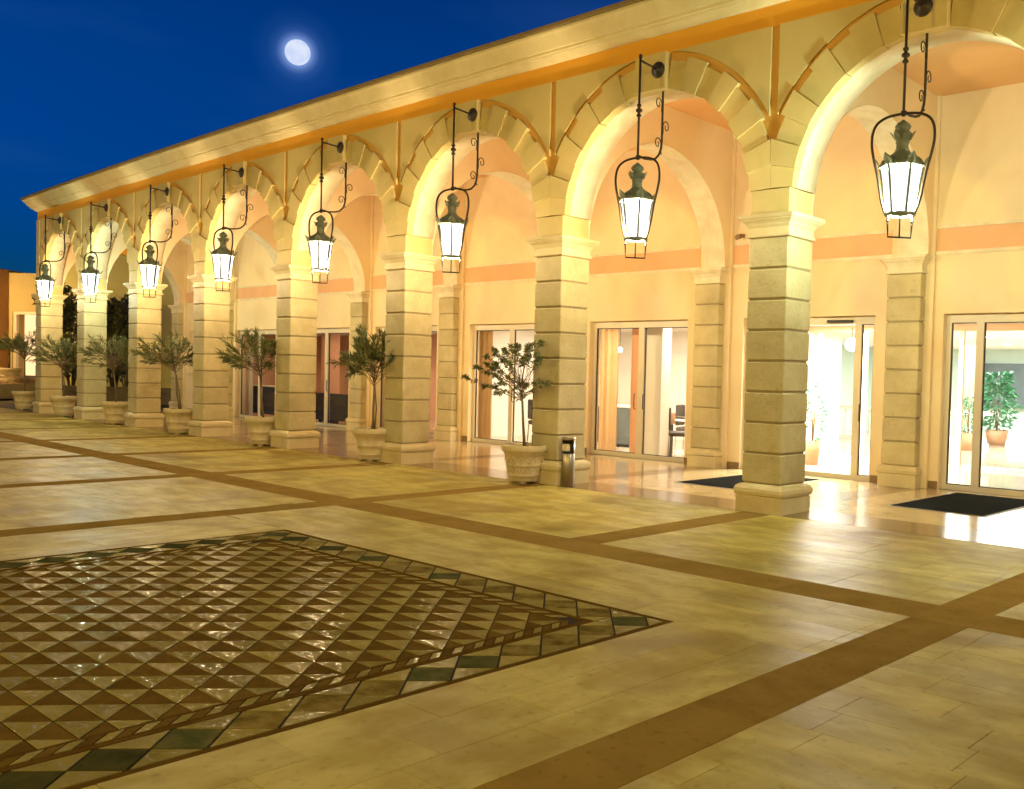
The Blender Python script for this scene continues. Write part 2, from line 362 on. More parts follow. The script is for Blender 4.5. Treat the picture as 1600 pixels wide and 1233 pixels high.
# moon with grey seas
t = M['moon'].node_tree; n_ = t.nodes.new('ShaderNodeTexNoise'); n_.inputs['Scale'].default_value = .09; n_.inputs['Detail'].default_value = 5
g_ = t.nodes.new('ShaderNodeTexCoord'); r_ = t.nodes.new('ShaderNodeValToRGB'); t.links.new(g_.outputs['Object'], n_.inputs['Vector'])
r_.color_ramp.elements[0].position = .38; r_.color_ramp.elements[0].color = (.60, .69, .95, 1)
r_.color_ramp.elements[1].position = .6; r_.color_ramp.elements[1].color = (.72, .80, .98, 1)
t.links.new(n_.outputs['Fac'], r_.inputs['Fac']); t.links.new(r_.outputs['Color'], [q for q in t.nodes if q.type == 'EMISSION'][0].inputs['Color'])

# ============================================================ SETTING: ground
def strip(x0, x1, y0, y1, z, step=1.5):
    mb = MB(); n = max(1, int((x1-x0)/step)); vs = []; fs = []
    for i in range(n+1):
        x = x0+(x1-x0)*i/n; vs += [P(x, y0, z), P(x, y1, z)]
    for i in range(n): fs.append((2*i, 2*i+2, 2*i+3, 2*i+1))
    return mb.add(vs, fs)
g = MB().add([(-2000, -2000, -.06), (2000, -2000, -.06), (2000, 2000, -.06), (-2000, 2000, -.06)], [(0, 1, 2, 3)])
g.obj('ground', mat('far_ground', (.10, .085, .04), .9, (.07, .06, .03), .3), kind='structure')
court = strip(-48, 16, -30, .04, -.010).obj('courtyard_paving', M['sgrout'], kind='structure')
MX0, MX1, MY0, MY1 = -2.60, 2.20, -9.55, -4.75       # mosaic square
TB, M1, M2 = 0.19572, -3.00311, -3.47383
BX = [-.27323-i*S for i in range(-4, 13)]              # centres of cross bands
def wslab(poly, z0=-.012, z1=0.0, c=.0):
    return MB().slab([P(x, y)[:2] for x, y in poly], z0, z1, c)
CAMXY = Vector((6.027, -9.2687))
FW = Vector((-syw, cyw))
def visible(x, y):
    X, Y, _ = P(x, y); d = Vector((X, Y))-CAMXY; dep = d.dot(FW)
    if dep < 1.2: return None
    u = 990+1474*(d.dot(Vector((cyw, syw))))/dep; v = 637.5+1474*1.6/dep + 0.027*(u-990)
    if u < -60 or u > 1660 or v > 1270: return None
    return dep
pieces = {'slab': [], 'slab_y': [], 'band': []}
def rect(x0, x1, y0, y1): return [(x0, y0), (x1, y0), (x1, y1), (x0, y1)]
G_ = .0018
def fill_x(x0, x1, y0, y1):      # slabs running along x
    nr = max(1, round((y1-y0)/.30)); h = (y1-y0)/nr
    for r in range(nr):
        x = x0-random.uniform(0, .6)
        while x < x1:
            xe = x+.655; a, b = max(x, x0), min(xe, x1)
            if b-a > .05: pieces['slab'].append(rect(a+G_, b-G_, y0+r*h+G_, y0+(r+1)*h-G_))
            x = xe
def fill_y(x0, x1, y0, y1):
    nr = max(1, round((x1-x0)/.295)); h = (x1-x0)/nr
    for r in range(nr):
        y = y0-random.uniform(0, .6)
        while y < y1:
            ye = y+.67; a, b = max(y, y0), min(ye, y1)
            if b-a > .05: pieces['slab_y'].append(rect(x0+r*h+G_, x0+(r+1)*h-G_, a+G_, b-G_))
            y = ye
def band_x(x0, x1, y0, y1, l=1.25):
    n = max(1, round((x1-x0)/l)); h = (x1-x0)/n
    for i in range(n): pieces['band'].append(rect(x0+i*h+.0012, x0+(i+1)*h-.0012, y0+.0012, y1-.0012))
def band_y(x0, x1, y0, y1, l=1.25):
    n = max(1, round((y1-y0)/l)); h = (y1-y0)/n
    for i in range(n): pieces['band'].append(rect(x0+.0012, x1-.0012, y0+i*h+.0012, y0+(i+1)*h-.0012))
xs = sorted(BX)
for i in range(len(xs)-1):
    a, b = xs[i]+TB, xs[i+1]-TB
    band_x(a, b, M2, M1)
    fill_x(a, b, M1, -.06)
for x in xs:
    band_x(x-TB, x+TB, M2, M1); band_y(x-TB, x+TB, M1, -.06)
Y2 = MY0-(M2-MY1)      # next long band beyond the mosaic
skip = lambda x: -2.6 < x < 2.2 or abs(x-(-.27323)) < .01
for i in range(len(xs)-1):
    a, b = xs[i]+TB, xs[i+1]-TB
    if -3.98 < xs[i] < 3: continue
    fill_x(a, b, Y2, M2)
for x in xs:
    if abs(x+.27323) < .1: continue
    band_y(x-TB, x+TB, Y2, M2)
xa, xb = -.27323-S+TB, -.27323+S-TB
fill_x(xa, xb, MY1, M2); fill_x(xa, xb, Y2, MY0)
fill_y(MX1, xb, MY0, MY1); fill_y(xa, MX0, MY0, MY1)
def emit(polys, name, mt, parent, limit, z1=0.0, c=.0, jit=.0006, z0=-.012, stuffname=None):
    vis = []; rest = []
    for p_ in polys:
        cx = sum(q[0] for q in p_)/len(p_); cy = sum(q[1] for q in p_)/len(p_)
        d = visible(cx, cy)
        (vis if d else rest).append((d or 99, p_))
    vis.sort(key=lambda t: t[0]); rest = vis[limit:]+[r for r in rest if True]; vis = vis[:limit]
    for d, p_ in vis:
        zz = z1+random.uniform(-jit, jit)
        b = wslab(p_, z0, zz, c); X, Y, _ = P(*p_[0]); b.v = [(v[0]-X, v[1]-Y, v[2]) for v in b.v]
        b.obj(name, mt, parent, loc=(X, Y, 0))
    if rest:
        big = MB()
        for d, p_ in rest:
            zz = z1+random.uniform(-jit, jit); b = wslab(p_, z0, zz); big.add(b.v, b.f)
        big.obj(stuffname or name, mt, parent, kind='stuff')
emit(pieces['slab'], 'paving_slab', M['slab'], court, 170)
emit(pieces['slab_y'], 'paving_slab', M['slab_y'], court, 120)
emit(pieces['band'], 'band_slab', M['band'], court, 150, z1=.0008)

# mosaic
mos = strip(MX0, MX1, MY0, MY1, -.0035, .6).obj('mosaic_paving', M['grout'], kind='structure')
E_W = .045; B_W = .314; L_W = .03; C_W = .115
cream, brown, green, ochre, edge, small_w, small_d = [], [], [], [], [], [], []
def frame_strip(o0, o1, lst, seg=.6, gap=.002):
    x0, x1, y0, y1 = MX0+o0, MX1-o0, MY0+o0, MY1-o0; t = o1-o0
    n = round((x1-x0)/seg); h = (x1-x0-2*t)/n
    for i in range(n):
        a = x0+t+i*h
        lst.append(rect(a+gap, a+h-gap, y0, y0+t)); lst.append(rect(a+gap, a+h-gap, y1-t, y1))
        a = y0+t+i*h
        lst.append(rect(x0, x0+t, a+gap, a+h-gap)); lst.append(rect(x1-t, x1, a+gap, a+h-gap))
    for cx, cy in ((x0, y0), (x1-t, y0), (x0, y1-t), (x1-t, y1-t)): lst.append(rect(cx, cx+t, cy, cy+t))
frame_strip(.0, E_W-.004, edge)
frame_strip(E_W+B_W+.004, E_W+B_W+L_W, edge)
frame_strip(E_W+B_W+L_W+.002, E_W+B_W+L_W+.020, edge)
frame_strip(E_W+B_W+L_W+C_W-.012, E_W+B_W+L_W+C_W+.004, edge)
def shrink(poly, g):
    n = len(poly); cx = sum(p[0] for p in poly)/n; cy = sum(p[1] for p in poly)/n; out = []
    for i in range(n):      # offset every edge inwards by g
        p0, p1, p2 = Vector(poly[i-1]), Vector(poly[i]), Vector(poly[(i+1) % n])
        e1 = (p1-p0).normalized(); e2 = (p2-p1).normalized(); n1 = Vector((-e1.y, e1.x)); n2 = Vector((-e2.y, e2.x))
        d = 1+n1.dot(n2); q = p1+(n1+n2)*(g/max(d, .25)); out.append((q.x, q.y))
    return out
# border of diamonds and triangles
side = MX1-MX0-2*E_W; nb = 15; pt = side/nb
def bord(to):      # to(u, v): u along the side, v inwards 0..B_W
    for i in range(nb):
        u0, um, u1 = i*pt, (i+.5)*pt, (i+1)*pt; hv = B_W/2
        if i == 0 or i == nb-1:
            continue
        d = [(um, 0), (u1, hv), (um, B_W), (u0, hv)]
        lst = green if random.random() < .5 else ochre
        lst.append(shrink([to(*q) for q in d], .006))
        if i < nb-1:
            if i < nb-2:
                cream.append(shrink([to(*q) for q in ((um, 0), (u1+pt/2, 0), (u1, hv))], .006))
                cream.append(shrink([to(*q) for q in ((u1, hv), (u1+pt/2, B_W), (um, B_W))], .006))
    # corner pieces
    for a, s_ in ((pt*1.5, -1), (side-pt*1.5, 1)):
        pass
ex0, ex1, ey0, ey1 = MX0+E_W, MX1-E_W, MY0+E_W, MY1-E_W
bord(lambda u, v: (ex0+u, ey0+v))
bord(lambda u, v: (ex1-v, ey0+u))
bord(lambda u, v: (ex1-u, ey1-v))
bord(lambda u, v: (ex0+v, ey1-u))
for cx, cy, sx, sy in ((ex0, ey0, 1, 1), (ex1, ey0, -1, 1), (ex1, ey1, -1, -1), (ex0, ey1, 1, -1)):
    def q(a, b): return (cx+sx*a, cy+sy*b)
    def ccw(pl):
        A = sum(pl[i-1][0]*pl[i][1]-pl[i][0]*pl[i-1][1] for i in range(len(pl))); return pl if A > 0 else pl[::-1]
    hv = B_W/2
    green.append(shrink(ccw([q(hv, 0), q(B_W, hv), q(hv, B_W), q(0, hv)]), .006))
    for tri in ([q(0, 0), q(hv, 0), q(0, hv)], [q(B_W, B_W), q(hv, B_W), q(B_W, hv)], [q(hv, 0), q(pt*1.5, 0), q(pt, hv)], [q(pt, hv), q(pt*1.5, B_W), q(B_W, B_W)],
                [q(0, hv), q(hv, pt), q(0, pt*1.5)], [q(hv, pt), q(B_W, B_W), q(B_W, pt*1.5)]):
        cream.append(shrink(ccw(tri), .006))
# guilloche strip: slanted pale and dark pieces
o2 = E_W+B_W+L_W+.004; s2 = MX1-MX0-2*o2; ns = 26; ps = s2/ns
def rope(to):
    for i in range(1, ns-1):
        u = i*ps
        small_w.append(shrink([to(u, .018), to(u+ps*.46, .018), to(u+ps*1.02, C_W-.018), to(u+ps*.56, C_W-.018)], .002))
        small_d.append(shrink([to(u+ps*.50, .018), to(u+ps*.96, .018), to(u+ps*1.52, C_W-.018), to(u+ps*1.06, C_W-.018)], .002))
rx0, rx1, ry0, ry1 = MX0+o2, MX1-o2, MY0+o2, MY1-o2
rope(lambda u, v: (rx0+u, ry0+v)); rope(lambda u, v: (rx1-v, ry0+u)); rope(lambda u, v: (rx1-u, ry1-v)); rope(lambda u, v: (rx0+v, ry1-u))
# main field of right-angled triangles
o3 = o2+C_W+.004; fx0, fx1, fy0, fy1 = MX0+o3, MX1-o3, MY0+o3, MY1-o3
nrow = round((fy1-fy0)/.160); rh = (fy1-fy0)/nrow; ncol = round((fx1-fx0)/.302); cw = (fx1-fx0)/ncol
def clipx(poly):
    def cut(pl, f, val, sgn):
        o = []
        for i in range(len(pl)):
            a, b = pl[i-1], pl[i]; ia, ib = sgn*(a[0]-val) >= -1e-9, sgn*(b[0]-val) >= -1e-9
            if ia != ib:
                t_ = (val-a[0])/(b[0]-a[0]); o.append((val, a[1]+(b[1]-a[1])*t_))
            if ib: o.append(b)
        return o
    pl = cut(poly, 0, fx0, 1); pl = cut(pl, 0, fx1, -1) if pl else pl
    return pl
def area(pl): return abs(sum(pl[i-1][0]*pl[i][1]-pl[i][0]*pl[i-1][1] for i in range(len(pl))))/2 if len(pl) > 2 else 0
for r in range(nrow):
    yt = fy1-r*rh; yb = yt-rh; off = (r % 2)*cw/2
    for c in range(-1, ncol+1):
        x = fx0+c*cw+off
        bt = clipx([(x, yt), (x+cw/2, yb), (x+cw, yt)])          # base on the far side
        ct = clipx([(x+cw/2, yb), (x+cw*1.5, yb), (x+cw, yt)])      # base on the near side
        if area(bt) > .004: brown.append(shrink(bt, .0035))
        if area(ct) > .004: cream.append(shrink(ct, .0035))
T = dict(parent=mos, z1=.001, jit=.0009, z0=-.008)
emit(cream, 'cream_tile', M['t_cream'], limit=300, c=.002, **T)
emit(brown, 'brown_tile', M['t_brown'], limit=300, c=.002, **T)
emit(green, 'green_tile', M['t_green'], limit=80, c=.002, **T)
emit(ochre, 'ochre_tile', M['t_ochre'], limit=80, c=.002, **T)
emit(edge, 'edging_strip', M['t_edge'], limit=80, **T)
emit(small_w, 'pale_chip', M['t_cream'], limit=100, **T)
emit(small_d, 'dark_chip', M['t_brown'], limit=100, **T)

# porch floor: polished tiles laid diagonally inside brown bands
PF0, PF1 = .75, 4.28
porch = strip(XEND-.6, XR, .04, 4.30, -.006).obj('porch_floor', M['sgrout'], kind='structure')
def clip_rect(poly, x0, x1, y0, y1):
    def cut(pl, ax, val, sgn):
        o = []
        for i in range(len(pl)):
            a, b = pl[i-1], pl[i]; ia, ib = sgn*(a[ax]-val) >= 0, sgn*(b[ax]-val) >= 0
            if ia != ib:
                t_ = (val-a[ax])/(b[ax]-a[ax]); o.append((a[0]+(b[0]-a[0])*t_, a[1]+(b[1]-a[1])*t_))
            if ib: o.append(b)
        return o
    for ax, val, sg in ((0, x0, 1), (0, x1, -1), (1, y0, 1), (1, y1, -1)):
        poly = cut(poly, ax, val, sg)
        if len(poly) < 3: return []
    return poly
pt_, pb_ = [], []
for i in range(-3, 8):
    xc = -.38-i*S; x0, x1 = xc+.24, xc+S-.24
    D = .62
    for a in range(-1, int(S/D)+2):
        for b in range(-1, int(4/D)+2):
            for ox, oy in ((0, 0), (D/2, D/2)):
                cx, cy = x0+a*D+ox, PF0+b*D+oy
                q = clip_rect([(cx, cy-D/2), (cx+D/2, cy), (cx, cy+D/2), (cx-D/2, cy)], x0, x1, PF0, PF1)
                if q and area(q) > .01: pt_.append(shrink(q, .0015))
    for k_ in range(4): pb_.append(rect(xc-.238, xc+.238, PF0+(PF1-PF0)*k_/4+.001, PF0+(PF1-PF0)*(k_+1)/4-.001))
    for k_ in range(3): pb_.append(rect(xc-.24+S*k_/3+.001, xc-.24+S*(k_+1)/3-.001, -.055, PF0-.002))
emit(pt_, 'floor_tile', M['polished'], porch, 300, z1=.001, jit=.0004)
emit(pb_, 'band_tile', M['pband'], porch, 90, z1=.001, jit=.0004)

# ============================================================ COLUMNS
def ord_(k):
    return ['nearest', 'second', 'third', 'fourth', 'fifth', 'sixth', 'seventh', 'eighth'][k]
base_prof = [(.048, 0), (.048, .185), (.040, .195), (.036, .200), (.062, .212), (.070, .245), (.066, .285), (.048, .315), (.012, .335), (-.03, .345)]
cap_prof = [(-.02, 3.285), (.018, 3.29), (.022, 3.30), (.022, 3.325), (.006, 3.332), (.004, 3.40), (.014, 3.415), (.024, 3.425), (.036, 3.45), (.062, 3.475), (.078, 3.485), (.078, 3.498), (.094, 3.505), (.102, 3.52), (.102, 3.553), (-.02, 3.555)]
def capblock(nb, z0, z1, x0, x1, y0, y1, name):
    h = (z1-z0)/nb; return [MB().cbox(x0, x1, y0, y1, z0+i*h+.011, z0+(i+1)*h-.011, .012).mesh(name, M['block']) for i in range(nb)]
me_base = MB().mould(-WF, 0, 0, WS, base_prof).mesh('plinth', M['cast'])
me_cap = MB().mould(-WF, 0, 0, WS, cap_prof).mesh('capital', M['cast'])
me_core = MB().box(-WF+.02, -.02, .02, WS-.02, .34, 3.30).mesh('core', M['joint'])
me_pier = MB().cbox(-WF+.004, -.004, .004, WS-.03, 3.556, 3.853, .006).mesh('impost_block', M['vous'])
me_blocks = capblock(8, .346, 3.286, -WF, 0, 0, WS, 'stone_block')
me_pin = MB().lathe([(.008, 0), (.006, .004)], 8).mesh('fixing_pin', M['joint'])
for i in range(-2, 8):
    x = -i*S; wh = ('%s of the row of big stone courtyard columns, counted from the right' % ord_(i)) if i >= 0 else 'stone courtyard column past the right edge of the picture'
    if i == 0: lab = 'nearest and largest rusticated stone column, alone at right of the bin'
    elif i == 1: lab = 'rusticated stone column with the steel bin and the carved pot at its foot'
    elif i == 7: lab = 'last rusticated stone column at the far left end of the arcade'
    elif i == 6: lab = 'rusticated stone column lit greenish by the pale lantern, second from the far end'
    elif i > 0: lab = 'rusticated stone column with chamfered blocks, %s from the right' % ord_(i)
    else: lab = wh
    c = thing('stone_column', lab, 'column', P(x, 0, 0), slope(x), 'columns along the courtyard side of the arcade')
    link('plinth', me_base, c); link('shaft_core', me_core, c)
    for b in me_blocks: link('stone_block', b, c)
    link('capital', me_cap, c); link('impost_block', me_pier, c)
    h = 2.94/8
    pins = MB()
    for k_ in range(8):
        z = .346+h*(k_+.5)
        for dx, dy in ((-WF/2, -.002), (.002, WS/2)):
            if dy < 0: pins.box(dx-.006, dx+.006, dy, dy+.01, z-.006, z+.006)
            else: pins.box(dx-.01, dx, dy-.006, dy+.006, z-.006, z+.006)
    if i in (0, 1, 2, 3): pins.obj('fixing_pins', M['joint'], c, kind='stuff')
# wall pilasters opposite
PW = .5446
pbase = [(.035, 0), (.035, .185), (.026, .20), (.05, .215), (.054, .26), (.03, .31), (-.02, .33)]
me_pb = MB().mould(-PW, 0, 0, .30, pbase).mesh('plinth', M['cast'])
me_pc = MB().mould(-PW, 0, 0, .30, [(a*.85, z-.02) for a, z in cap_prof]).mesh('capital', M['trim'])
me_pcore = MB().box(-PW+.02, -.02, .02, .28, .32, 3.28).mesh('core', M['joint'])
me_pblk = capblock(8, .33, 3.268, -PW, 0, 0, .20, 'stone_block')
for i in range(-1, 8):
    x = -i*S-.219
    lab = {0: 'pale wall pilaster between the open door and the sliding door at right', 1: 'wall pilaster right of the window with the orange curtain', 2: 'wall pilaster hidden behind the second column with the steel bin',
           3: 'pale wall pilaster seen just right of the third column', 4: 'wall pilaster behind the round potted tree, right of the dark sofa window',
           5: 'wall pilaster hidden behind the fourth column', 6: 'wall pilaster hidden behind the fifth column', 7: 'shaded end pilaster of the rear wall, seen right of the sixth column'}.get(i, 'wall pilaster past the right edge of the picture')
    c = thing('wall_pilaster', lab, 'pilaster', P(x, 4.07, 0), slope(x), 'pilasters along the rear wall')
    link('plinth', me_pb, c); link('shaft_core', me_pcore, c)
    for b in me_pblk: link('stone_block', b, c)
    link('capital', me_pc, c)

# ============================================================ THE BUILDING
bld = thing('hotel_building', 'long yellow hotel with an arcade of round arches, wide cornice and glazed rear wall', 'building')
def ZW(mb): return mb.warp(lambda x, y, z: P(x, y, z))
SPR, RI, HS = 3.77, 1.575, 1.849
def bay_c(i): return -i*S-WF-(S-WF)/2+.0       # centre of the bay left of column i
ZT = 6.02
def arch_wall(i):
    xc = bay_c(i); mb = MB(); N = 36
    for y, flip in ((.05, False), (WS-.03, True)):
        vs = []; fs = []
        pts = [(xc+HS, 3.854), (xc+RI, 3.854)]
        a0 = math.asin((3.854-SPR)/RI)
        pts = [(xc+RI*math.cos(a), SPR+RI*math.sin(a)) for a in [a0+(PI-2*a0)*k/N for k in range(N+1)]]
        for q in pts: vs += [(q[0], y, q[1]), (q[0], y, ZT)]
        for k in range(N): fs.append((2*k, 2*k+1, 2*k+3, 2*k+2) if not flip else (2*k+2, 2*k+3, 2*k+1, 2*k))
        mb.add(vs, fs)
        for xa, xb in ((pts[0][0], xc+HS), (xc-HS, pts[-1][0])):
            f = [(xa, y, 3.854), (xb, y, 3.854), (xb, y, ZT), (xa, y, ZT)]
            mb.add(f, [(0, 1, 2, 3) if not flip else (3, 2, 1, 0)])
    vs = []; fs = []
    for q in pts: vs += [(q[0], .05, q[1]), (q[0], WS-.03, q[1])]
    for k in range(N): fs.append((2*k, 2*k+2, 2*k+3, 2*k+1))
    mb.add(vs, fs, True)
    return ZW(mb)
JA = [3.0, 11, 20, 28.5, 37.5, 46, 54.3, 63, 72.6, 81.0]
nbays = range(-3, 7)
for i in nbays:
    xc = bay_c(i)
    # orange ground of the wall and pale soffit lining
    arch_wall(i).obj('arcade_wall', M['ochre'], bld)
    # soffit lining
    lin = MB(); N = 36; vs = []; fs = []
    for k in range(N+1):
        a = PI*k/N
        for rr, yy in ((1.565, .12), (1.565, WS-.025), (1.60, WS-.025)):
            z = SPR+rr*math.sin(a); vs.append((xc+rr*math.cos(a), yy, max(z, 3.8542)))
    for k in range(N):
        b = k*3; fs += [(b, b+3, b+4, b+1), (b+1, b+4, b+5, b+2)]
    ZW(lin.add(vs, fs, True)).obj('arch_soffit', M['trim'], bld)
    for sd_ in (1, -1):
        for k in range(len(JA)-1):
            a0, a1 = math.radians(JA[k]), math.radians(JA[k+1])
            longv = k in (1, 3, 5, 7)
            if k == 0: longv = False
            ro = 1.96 if longv else 1.91; ri = 1.545 if longv else 1.556
            yf = -.018 if longv else .008
            g_ = .0016
            arc = []
            n = 5
            for q in range(n+1):
                a = a0+(a1-a0)*q/n; ga = g_/ro
                aa = min(max(a, a0+ga), a1-ga); r = min(ro, (HS-.0015)/max(math.cos(aa), 1e-3)); arc.append((r*math.cos(aa), max(SPR+r*math.sin(aa), 3.856)))
            inn = []
            for q in range(4):
                a = a1+(a0-a1)*q/3; ga = g_/ri; aa = min(max(a, a0+ga), a1-ga)
                inn.append((ri*math.cos(aa), max(SPR+ri*math.sin(aa), 3.856)))
            poly = arc+inn
            poly = [(xc+sd_*px, pz) for px, pz in poly]
            if sd_ < 0: poly = poly[::-1]
            b = MB().prism(poly, yf, .125)
            # small chamfered look comes from the recessed joint; place at own origin
            ZW(b).obj('voussoir', M['vous'], bld)
    ZW(MB().cbox(xc-.258, xc+.258, -.055, .125, SPR+1.535, 5.776, .006)).obj('keystone', M['vous'], bld)
    # raised spandrel panels
    RB = 2.03
    for sd_ in (1, -1):
        top = 5.776; x_s = HS-.058
        a_t = math.asin((top-SPR)/RB); a_b = math.acos(x_s/RB)
        poly = [(RB*math.cos(a_b+(a_t-a_b)*q/18), SPR+RB*math.sin(a_b+(a_t-a_b)*q/18)) for q in range(19)]
        poly = [(x_s, top)]+[(x_s, poly[0][1])]+poly[1:]
        poly = poly[::-1]
        pl = [(xc+sd_*px, pz) for px, pz in poly]
        if sd_ > 0: pl = pl[::1]
        else: pl = pl[::-1]
        # orientation: make counter-clockwise seen from -y
        A = sum(pl[q-1][0]*pl[q][1]-pl[q][0]*pl[q-1][1] for q in range(len(pl)))
        if A < 0: pl = pl[::-1]
        ZW(MB().prism(pl, .016, .055)).obj('spandrel_panel', M['render'], bld)
# wall ends above the last column at the left
ZW(MB().box(XEND, bay_c(6)-HS+.001, .05, WS-.03, 3.854, ZT)).obj('end_wall_strip', M['orange'], bld)
ZW(MB().box(XEND+.003, bay_c(6)-HS-.004, .012, .049, 3.856, 5.776)).obj('spandrel_panel', M['render'], bld)
# frieze
def sweep_x(prof, x0, x1, step=1.2, endprof=None):
    """profile list of (y, z) closed, swept along the facade"""
    n = max(1, int((x1-x0)/step)); m_ = len(prof); mb = MB(); vs = []; fs = []
    for i in range(n+1):
        x = x0+(x1-x0)*i/n
        for y, z in prof: vs.append((x, y, z))
    for i in range(n):
        for j in range(m_):
            k = (j+1) % m_; fs.append((i*m_+j, (i+1)*m_+j, (i+1)*m_+k, i*m_+k))
    fs.append(tuple(range(m_-1, -1, -1))); fs.append(tuple(n*m_+j for j in range(m_)))
    return mb.add(vs, fs)
def sw(prof, x0, x1): return ZW(sweep_x(prof, x0, x1))
sw([(.040, 5.777), (.040, 6.03), (.30, 6.03), (.30, 5.777)], XEND, XR).obj('frieze', M['orange'], bld)
# cornice with a return round the left end
CP = [(0.0, 6.031), (.02, 6.035), (.045, 6.05), (.085, 6.085), (.105, 6.105), (.125, 6.108), (.135, 6.125), (.155, 6.135), (.160, 6.165), (.185, 6.170), (.205, 6.195), (.245, 6.25), (.295, 6.315), (.330, 6.345), (.335, 6.375)]
EP = [(.348, 6.377), (.360, 6.385), (.362, 6.42)]
def cornice(prof, name, mt, smooth=False):
    mb = MB(); n = 30; vs = []; fs = []; m_ = len(prof)
    path = [(XEND, 12.0, 0)]+[(XEND, .04, 1)]+[(XEND+(XR-XEND)*k/n, .04, 2) for k in range(1, n+1)]
    for x, y, kx in path:
        for o, z in prof:
            if kx == 0: vs.append((x-o, y, z))
            elif kx == 1: vs.append((x-o, y-o, z))
            else: vs.append((x, y-o, z))
    for i in range(len(path)-1):
        for j in range(m_-1): fs.append((i*m_+j, (i+1)*m_+j, (i+1)*m_+j+1, i*m_+j+1))
    mb.add(vs, fs); return ZW(mb).obj(name, mt, bld)
cornice(CP, 'cornice', M['cast'])
cornice(EP+[(-.3, 6.43)], 'roof_edge', M['roof'])
sw([(-.30, 6.428), (-.30, 6.45), (24, 6.45), (24, 6.0)], XEND-.3, XR).obj('roof', M['roof'], bld)
ZW(MB().box(XEND+.002, XEND+.30, WS, 24, 5.0, 6.03)).obj('end_parapet', M['orange'], bld)
# ceiling of the porch
sw([(WS-.04, 5.93), (WS-.04, 5.99), (4.32, 5.99), (4.32, 5.93)], XEND+.01, XR).obj('porch_ceiling', M['ceilo'], bld)
# inner plaster face of the arcade wall above the arches
# transverse arches from each column to its pilaster
SK = -.03
def tr(x, y, z): return P(x+SK*(y-.3), y, z)
for i in range(-2, 8):
    xa, xb = -i*S-WF+.03, -i*S-.03; N = 30; yc = (WS+4.10)/2; R_ = (4.10-WS)/2; zs = 3.545
    mb = MB()
    for x, fl in ((xb, False), (xa, True)):
        vs = []; fs = []
        for k in range(N+1):
            a = PI*k/N; y = yc-R_*math.cos(a); z = zs+R_*math.sin(a); vs += [(x, y, z), (x, y, 5.94)]
        for k in range(N): fs.append((2*k, 2*k+2, 2*k+3, 2*k+1) if not fl else (2*k+1, 2*k+3, 2*k+2, 2*k))
        for ya, yb in ((WS-.04, WS), (4.10, 4.32)):
            b = len(vs); vs += [(x, ya, zs), (x, yb, zs), (x, yb, 5.94), (x, ya, 5.94)]; fs.append((b, b+1, b+2, b+3) if not fl else (b+3, b+2, b+1, b))
        mb.add(vs, fs)
    mb.warp(tr).obj('transverse_arch', M['peach'], bld)
    vs = []; fs = []
    for k in range(N+1):
        a = PI*k/N; y = yc-R_*math.cos(a); z = zs+R_*math.sin(a); vs += [(xa-.004, y, z-.004), (xb+.004, y, z-.004)]
    for k in range(N): fs.append((2*k, 2*k+1, 2*k+3, 2*k+2))
    MB().add(vs, fs, True).warp(tr).obj('transverse_soffit', M['trim'], bld)
    MB().box(xa-.03, xb+.05, 4.24, 4.32, 0, 5.935).warp(tr).obj('wall_pier', M['peach'], bld)
# rear wall with its openings
YW = 4.30
HP_X = [-.49-i*S for i in range(-3, 9)]
opens = []      # (x0, x1, z0, z1, tag)
for i in range(-3, 7):
    xp = -.49-i*S
    # bay between pilaster i (left) and i-1 (right)
    pass
OP = {0: (.05, 2.54), 1: (-3.55, -1.06), 2: (-7.24, -4.77), 3: (-11.0, -8.50), 4: (-14.75, -12.2), 5: (-18.45, -15.95), 6: (-22.35, -19.86), 7: (-25.80, -23.9), -1: (3.75, 6.24)}
wall_segs = []
xs_ = sorted([v for v in OP.values()]); cur = XEND+.3
rw = MB(); band_spans = []
prev = XEND+.0
for (a, b) in xs_:
    rw.box(prev, a, YW, YW+.30, 0, 5.94)
    z0 = 1.30 if abs(a+25.8) < .1 else 0
    if z0: rw.box(a, b, YW, YW+.30, 0, z0)
    rw.box(a, b, YW, YW+.30, 2.66, 5.94); prev = b
rw.box(prev, XR, YW, YW+.30, 0, 5.94)
ZW(rw).obj('rear_wall', M['peach'], bld)
for i in range(-2, 7):       # coloured band between the piers
    xl, xr = -.49-(i+1)*S+.33, -.49-i*S-.33
    ZW(MB().box(xl, xr, YW-.006, YW+.01, 3.60, 3.94)).obj('painted_band', M['terracotta'], bld)
    ZW(MB().box(xl, xr, YW-.022, YW+.01, 3.545, 3.60)).obj('band_trim', M['trim'], bld)
    ZW(MB().box(xl, xr, YW-.022, YW+.01, 3.94, 3.99)).obj('band_trim', M['trim'], bld)
    for (a, b) in xs_:
        if xl < a and b < xr:
            for p0_, p1_ in ((xl, a-.004), (b+.004, xr)):
                if p1_-p0_ > .05: ZW(MB().box(p0_, p1_, YW-.014, YW+.01, .002, .12)).obj('skirting', M['pband'], bld)
